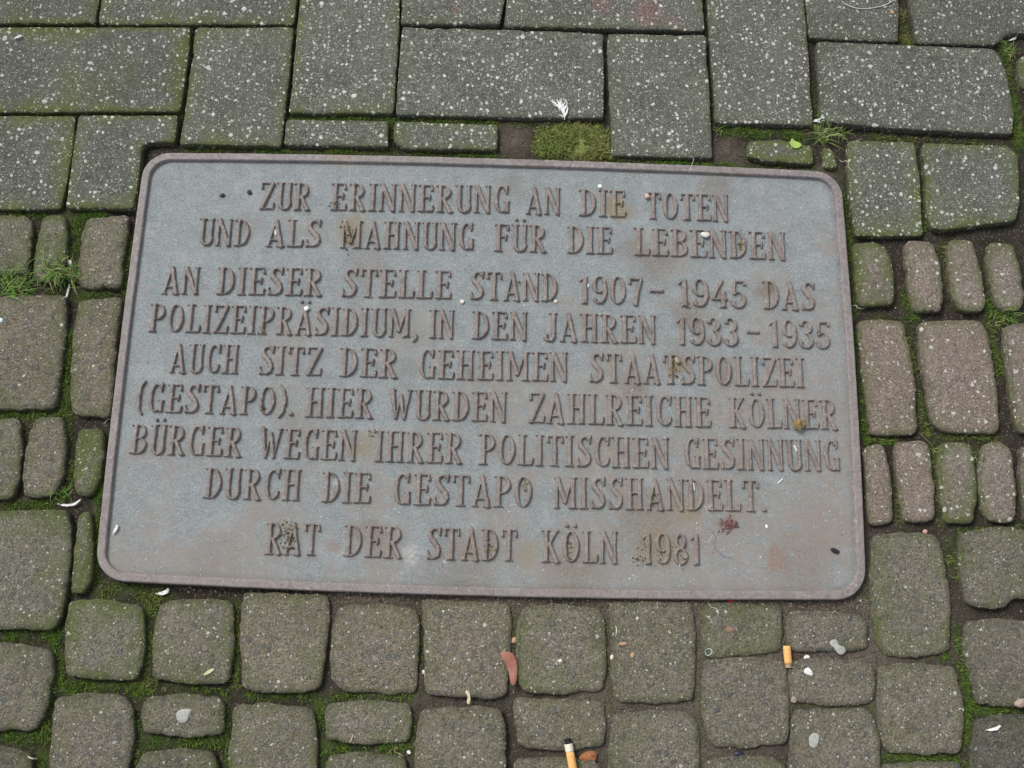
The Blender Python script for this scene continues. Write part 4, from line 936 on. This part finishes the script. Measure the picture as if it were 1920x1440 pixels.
flat('bird_dropping', [(1506,1232),(1512,1227),(1519,1230),(1517,1238),(1508,1238)], .0014, M_DROP, 'smaller pale dropping in the joint above the bright white one', 'bird dropping', lump=.0012, lift=.001)
flat('green_leaf', [(1484,259),(1490,265),(1500,268),(1503,275),(1494,280),(1482,276),(1481,268)], .0006, M_LEAF, 'small bright yellow green leaf on the mossy slab strip', 'leaf', curl=.1, lift=.0006)
flat('leaf_scrap', [(380,1266),(388,1258),(397,1253),(404,1254),(398,1260),(386,1267)], .0005, M_PALE, 'pale green leaf scrap on the square cobble at lower left', 'leaf', curl=.06, lift=.0005)
flat('leaf_scrap', [(870,1296),(880,1293),(883,1312),(880,1322),(874,1318),(878,1306)], .0005, M_STRAW, 'pale straw coloured leaf scrap at the foot of the cobble below STADT', 'leaf', curl=.06, lift=.0005)
flat('dry_leaf', [(1668,16),(1676,22),(1676,27),(1669,25)], .0006, M_TAN, 'tiny tan leaf beside the dead moss at the top right', 'leaf', curl=.1, lift=.0004)
flat('dry_leaf', [(355,545-67),(362,474),(366,478),(360,484)], .0004, M_TAN, 'small brown flake on the plaque left of AN DIESER', 'leaf', curl=.05, lift=.0003) if False else None
pebble('seed', 1565, 1033, 17, 9, M_DARK, 'shiny black seed near the lower right corner of the plaque', 'seed', -.35)
pebble('seed', 417, 367, 11, 8, M_DARK, 'small dark seed on the plaque, left of the two near ZUR', 'seed', .2)
pebble('seed', 468, 361, 9, 11, M_DARK, 'small dark seed on the plaque just left of ZUR', 'seed', .4)
pebble('pebble', 1911, 1318, 24, 15, M_PEB, 'brown pebble in the joint at the right photo edge', 'pebble', .3, .7)
pebble('pebble', 1734, 997, 9, 8, M_PINK, 'pink triangular stone chip above the tall lower right cobble', 'pebble', .8)
pebble('pebble', 1322, 441, 18, 11, M_STONEW, 'pale oval stone on the word LEBENDEN', 'pebble', -.1)
pebble('pebble', 575, 579, 9, 9, M_WHITE, 'round white pellet above POLIZEIPRÄSIDIUM', 'pebble', 0)
pebble('pebble', 867, 566, 9, 9, M_STONEW, 'white stone chip on the plaque between STELLE and STAND', 'pebble', .5)
pebble('pebble', 1042, 565, 8, 7, M_STONEW, 'white stone chip at the foot of the word STAND', 'pebble', .2)
pebble('pebble', 517, 436, 7, 14, M_STONEW, 'pale stone chip standing against the word ALS', 'pebble', .2)
pebble('pebble', 1125, 350, 9, 9, M_WHITE, 'white crumb above the first word DIE', 'pebble', .2)
pebble('pebble', 1270, 676, 9, 13, M_PEB, 'ochre chip wedged in the word STAATSPOLIZEI', 'pebble', .4)
pebble('pebble', 1437, 987, 5, 7, M_WHITE, 'white crumb to the right of the withered red blossom', 'pebble', .2)
pebble('pebble', 1213, 368, 9, 10, M_PINK, 'rust coloured chip at the left arm of TOTEN', 'pebble', .4)
pebble('pebble', 796, 1260, 9, 8, M_STONEW, 'pale stone in the joint left of the cobble below STADT', 'pebble', .2)
pebble('pebble', 965, 1200, 16, 10, M_TAN, 'tan stone chip in the joint above the red seed pod', 'pebble', .4)
pebble('pebble', 1168, 1207, 15, 6, M_TAN, 'tan crumb on the cobble below KÖLN, upper one of two', 'pebble', .1)
pebble('pebble', 1186, 1228, 7, 11, M_TAN, 'tan crumb on the cobble below KÖLN, lower one of two', 'pebble', -.4)
pebble('pebble', 1147, 1232, 6, 9, M_STONEW, 'whitish crumb in the joint left of the two tan ones', 'pebble', -.2)
pebble('pebble', 1050, 1239, 8, 6, M_STONEW, 'pale crumb on the rounded cobble right of the seed pod', 'pebble', .3)
pebble('pebble', 1368, 1180, 15, 10, M_BRICK, 'reddish smear of brick on the cobble with the threads', 'pebble', .2, .12)
pebble('pebble', 1488, 1312, 11, 11, M_PEB, 'dark brown pebble at the joint corner below the orange filter', 'pebble', .2)
pebble('pebble', 767, 1410, 7, 8, M_WHITE, 'white crumb in the joint at the bottom below STADT', 'pebble', .2)
pebble('foil_scrap', 1384, 1413, 17, 11, M_FOIL, 'crumpled dark blue foil scrap at the bottom edge', 'foil', .3, .6)
pebble('foil_scrap', 1370, 1127, 11, 8, M_RDOT, 'bright red scrap under the lower plaque edge', 'foil', .1, .4)
pebble('paper_scrap', 2, 601, 9, 9, M_MINT, 'pale turquoise scrap cut by the left photo edge', 'paper scrap', .5, .3)
pebble('paper_scrap', 130, 494, 13, 11, M_WHITE, 'white scrap in the grass tuft left of the plaque', 'paper scrap', .5, .5)
pebble('paper_scrap', 1102, 536, 7, 9, M_MINT, 'pale turquoise crumb beside the year 1907', 'paper scrap', .4, .4)
strand('straw', [(1598,573),(1610,574),(1625,575)], .0009, M_WIRE, 'short white stick between the plaque rim and a greenish cobble', 'straw')
strand('twig', [(1722,812),(1732,820),(1741,830),(1748,837)], .0008, M_TWIG, 'thin brown twig lying across the joint above the narrow cobbles at right', 'twig')
strand('straw', [(53,1418),(60,1422),(67,1424)], .0010, M_STRAW, 'short straw on the dark cobble in the bottom left corner', 'straw')
strand('straw', [(662,1376),(660,1384),(656,1393)], .0006, M_STRAW, 'thin straw over the lower edge of the flat cobble below DER', 'straw')
strand('wire', [(1577,3),(1588,10),(1605,16),(1625,17),(1650,13),(1668,6),(1680,-3)], .0008, M_WIRE, 'curved thin pale wire on the slab at the top edge', 'wire')
strand('thread', [(1327,1130),(1333,1138),(1342,1141),(1347,1147),(1345,1154)], .0004, M_WIRE, 'curled white thread on the cobble under the lower plaque edge', 'thread')
strand('thread', [(1322,1152),(1330,1160),(1336,1167)], .0003, M_WIRE, 'short faint thread below the curled white one', 'thread')
strand('thread', [(1330,988),(1337,998),(1341,1010),(1337,1020),(1345,1034),(1360,1044),(1377,1048)], .0004, M_BLUE, 'bluish thread curling right of the year 1981', 'thread')
strand('thread', [(1316,1012),(1328,1017),(1336,1003),(1340,1016)], .0003, M_WIRE, 'pale loose thread touching the year 1981', 'thread')
strand('thread', [(1320,948),(1327,960),(1334,968)], .0004, M_WIRE, 'pale thread below the word MISSHANDELT', 'thread')
strand('hair', [(656,312),(655,330),(655,350)], .0003, M_WIRE, 'fine pale hair above the word ERINNERUNG', 'hair')
strand('hair', [(1298,302),(1295,315),(1291,328)], .0003, M_WIRE, 'fine pale hair across the upper plaque rim above TOTEN', 'hair')
strand('straw', [(195,795),(202,788),(208,780)], .0006, M_STRAW, 'thin straw leaning on the plaque rim beside GESTAPO', 'straw')
strand('straw', [(1573,300),(1586,310),(1600,322)], .0005, M_STRAW, 'dry stalk on the slab at the upper right plaque corner', 'straw')
strand('straw', [(1155,1190),(1156,1180),(1154,1173)], .0004, M_WHITE, 'tiny white bristle on the cobble below KÖLN', 'straw')
strand('straw', [(1488,835),(1491,841),(1494,847)], .0011, M_WHITE, 'short white splinter on the word GESINNUNG', 'straw')
strand('straw', [(1458,907),(1463,902),(1467,898)], .0009, M_WHITE, 'white splinter on the plaque right of MISSHANDELT', 'straw')
strand('straw', [(1299,905),(1301,913),(1302,921)], .0011, M_MINT, 'pale splinter in the letter D of MISSHANDELT', 'straw')
strand('thread', [(1323,1218),(1330,1216),(1335,1221),(1331,1228),(1324,1228),(1322,1221)], .0004, M_MINT, 'tiny ring of pale thread at the edge of the flat cobble', 'thread')

# withered bud lying on KÖLNER
c = Q(1496, 796); root = empty('withered_bud', c); tag(root, 'withered olive bud with spiky scales on the word KÖLNER', 'bud')
V, F = tube_mesh([c + np.array([.012 * f * .25 - .001, -.016 * (f - .4), .0035 + .001 * math.sin(3 * f)]) for f in np.linspace(0, 1, 9)], [.0010, .0026, .0036, .0038, .0034, .0028, .0022, .0018, .0008], 9)
child('core', V, F, M_BUD, root)
V, F, = [], []
for _ in range(26):
    az = rr.gauss(1.7, .55); o = len(V); L = rr.uniform(.008, .015); b = c + np.array([rr.gauss(0, .0015), -.006 + rr.gauss(0, .0015), .004]); w = .0012
    for m in range(4):
        f = m / 3; ww = w * math.sin(.4 + 2.5 * f); p = b + np.array([math.cos(az), math.sin(az), .35 * (1 - f)]) * L * f
        V += [(p[0] - math.sin(az) * ww, p[1] + math.cos(az) * ww, p[2]), (p[0] + math.sin(az) * ww, p[1] - math.cos(az) * ww, p[2])]
    F += [(o + 2 * m, o + 2 * m + 1, o + 2 * m + 3, o + 2 * m + 2) for m in range(3)]
child('scales', V, F, M_BUD, root)
# withered red blossom
c = Q(1364, 984); V, F = [], []
for _ in range(46):
    az = rr.uniform(0, 6.28); o = len(V); L = rr.uniform(.002, .010); w = .0006; e = rr.uniform(.1, .5)
    b = c + np.array([rr.gauss(0, .006), rr.gauss(0, .0035), .0004])
    for m in range(4):
        f = m / 3; ww = w * math.sin(.4 + 2.5 * f); p = b + np.array([math.cos(az) * L * f, math.sin(az) * L * f * .7, .004 * e * math.sin(3.1 * f) + .0003])
        V += [(p[0] - math.sin(az) * ww, p[1] + math.cos(az) * ww, p[2]), (p[0] + math.sin(az) * ww, p[1] - math.cos(az) * ww, p[2])]
    F += [(o + 2 * m, o + 2 * m + 1, o + 2 * m + 3, o + 2 * m + 2) for m in range(3)]
tag(mesh_obj('withered_blossom', V, F, M_ROSE, loc=c), 'shrivelled dark red blossom below the end of MISSHANDELT', 'blossom')

# ------------------------------------------------------------------ pavement beyond the traced stones (out of frame)
def in_frame(x, y, m=12):
    v = RMN.T @ (np.array([x, y, 0]) - CAMN); px = 960 + FPX * v[0] / -v[2]; py = 720 - FPX * v[1] / -v[2]
    return -m < px < 1920 + m and -m < py < 1440 + m
def outer_pavement(name, cells, mat, rad):
    b0 = BVHTree.FromPolygons(BVH_V, BVH_F); V, F, R = [], [], []; r_ = random.Random(12)
    for (cx, cy, w, h) in cells:
        pts = [(cx + sx * w * .47, cy + sy * h * .47) for sx in (-1, -.5, 0, .5, 1) for sy in (-1, -.5, 0, .5, 1)]
        if any(in_frame(*p) for p in pts): continue
        if any((b0.ray_cast(Vector((*p, .2)), Vector((0, 0, -1)))[0] or Vector((0, 0, -1))).z > -.006 for p in pts): continue
        j = lambda s: r_.uniform(-s, s)
        g_ = .0035 if rad < .003 else .006
        c = np.array([(cx - w / 2 + g_ + j(g_ * .5), cy - h / 2 + g_ + j(g_ * .5)), (cx + w / 2 - g_ + j(g_ * .5), cy - h / 2 + g_ + j(g_ * .5)), (cx + w / 2 - g_ + j(g_ * .5), cy + h / 2 - g_ + j(g_ * .5)), (cx - w / 2 + g_ + j(g_ * .5), cy + h / 2 - g_ + j(g_ * .5))])
        q = resample(round_poly(c, rad * 3, 3), .012); n = normals(q); m = len(q); o = len(V); z0 = j(.001)
        for off, z in ((0, -.05), (0, -rad), (rad * .4, -rad * .3), (rad, 0)):
            V += [(*p, z + z0) for p in q + n * off]; R += [off] * m
        last = q + n * rad; ce = last.mean(0)
        for f in (.75, .4): V += [(*p, z0) for p in ce + (last - ce) * f]; R += [.02 + .02 * (1 - f)] * m
        V.append((*ce, z0)); R.append(.05)
        for k in range(5): F += [(o + k * m + i, o + k * m + (i + 1) % m, o + (k + 1) * m + (i + 1) % m, o + (k + 1) * m + i) for i in range(m)]
        F += [(o + 5 * m + i, o + 5 * m + (i + 1) % m, o + 6 * m) for i in range(m)]
    ob = mesh_obj(name, V, F, mat, attrs={'rim': R}); ob['kind'] = 'structure'; ob['tint'] = .97; ob['moss'] = .4; ob['warm'] = .3
cells_s, cells_c = [], []
yb = P(960, 250)[1]
for r in range(16):
    for k in range(-9, 10):
        cells_s.append((k * .272 + (r % 2) * .136, yb + .01 + .0575 + r * .118, .272, .118))
y = yb - .01; r = 0
while y > -2.0:
    h = .105 if r % 3 else .075
    x = -2.4
    while x < 2.4:
        w = (.112, .060, .106)[(r * 7 + int(x * 10)) % 3] if r % 3 else .112
        cells_c.append((x + w / 2, y - h / 2, w, h)); x += w
    y -= h; r += 1
outer_pavement('pavement', cells_s, MAT_P, .0022)
outer_pavement('pavement_cobbles', cells_c, MAT_C, .005)
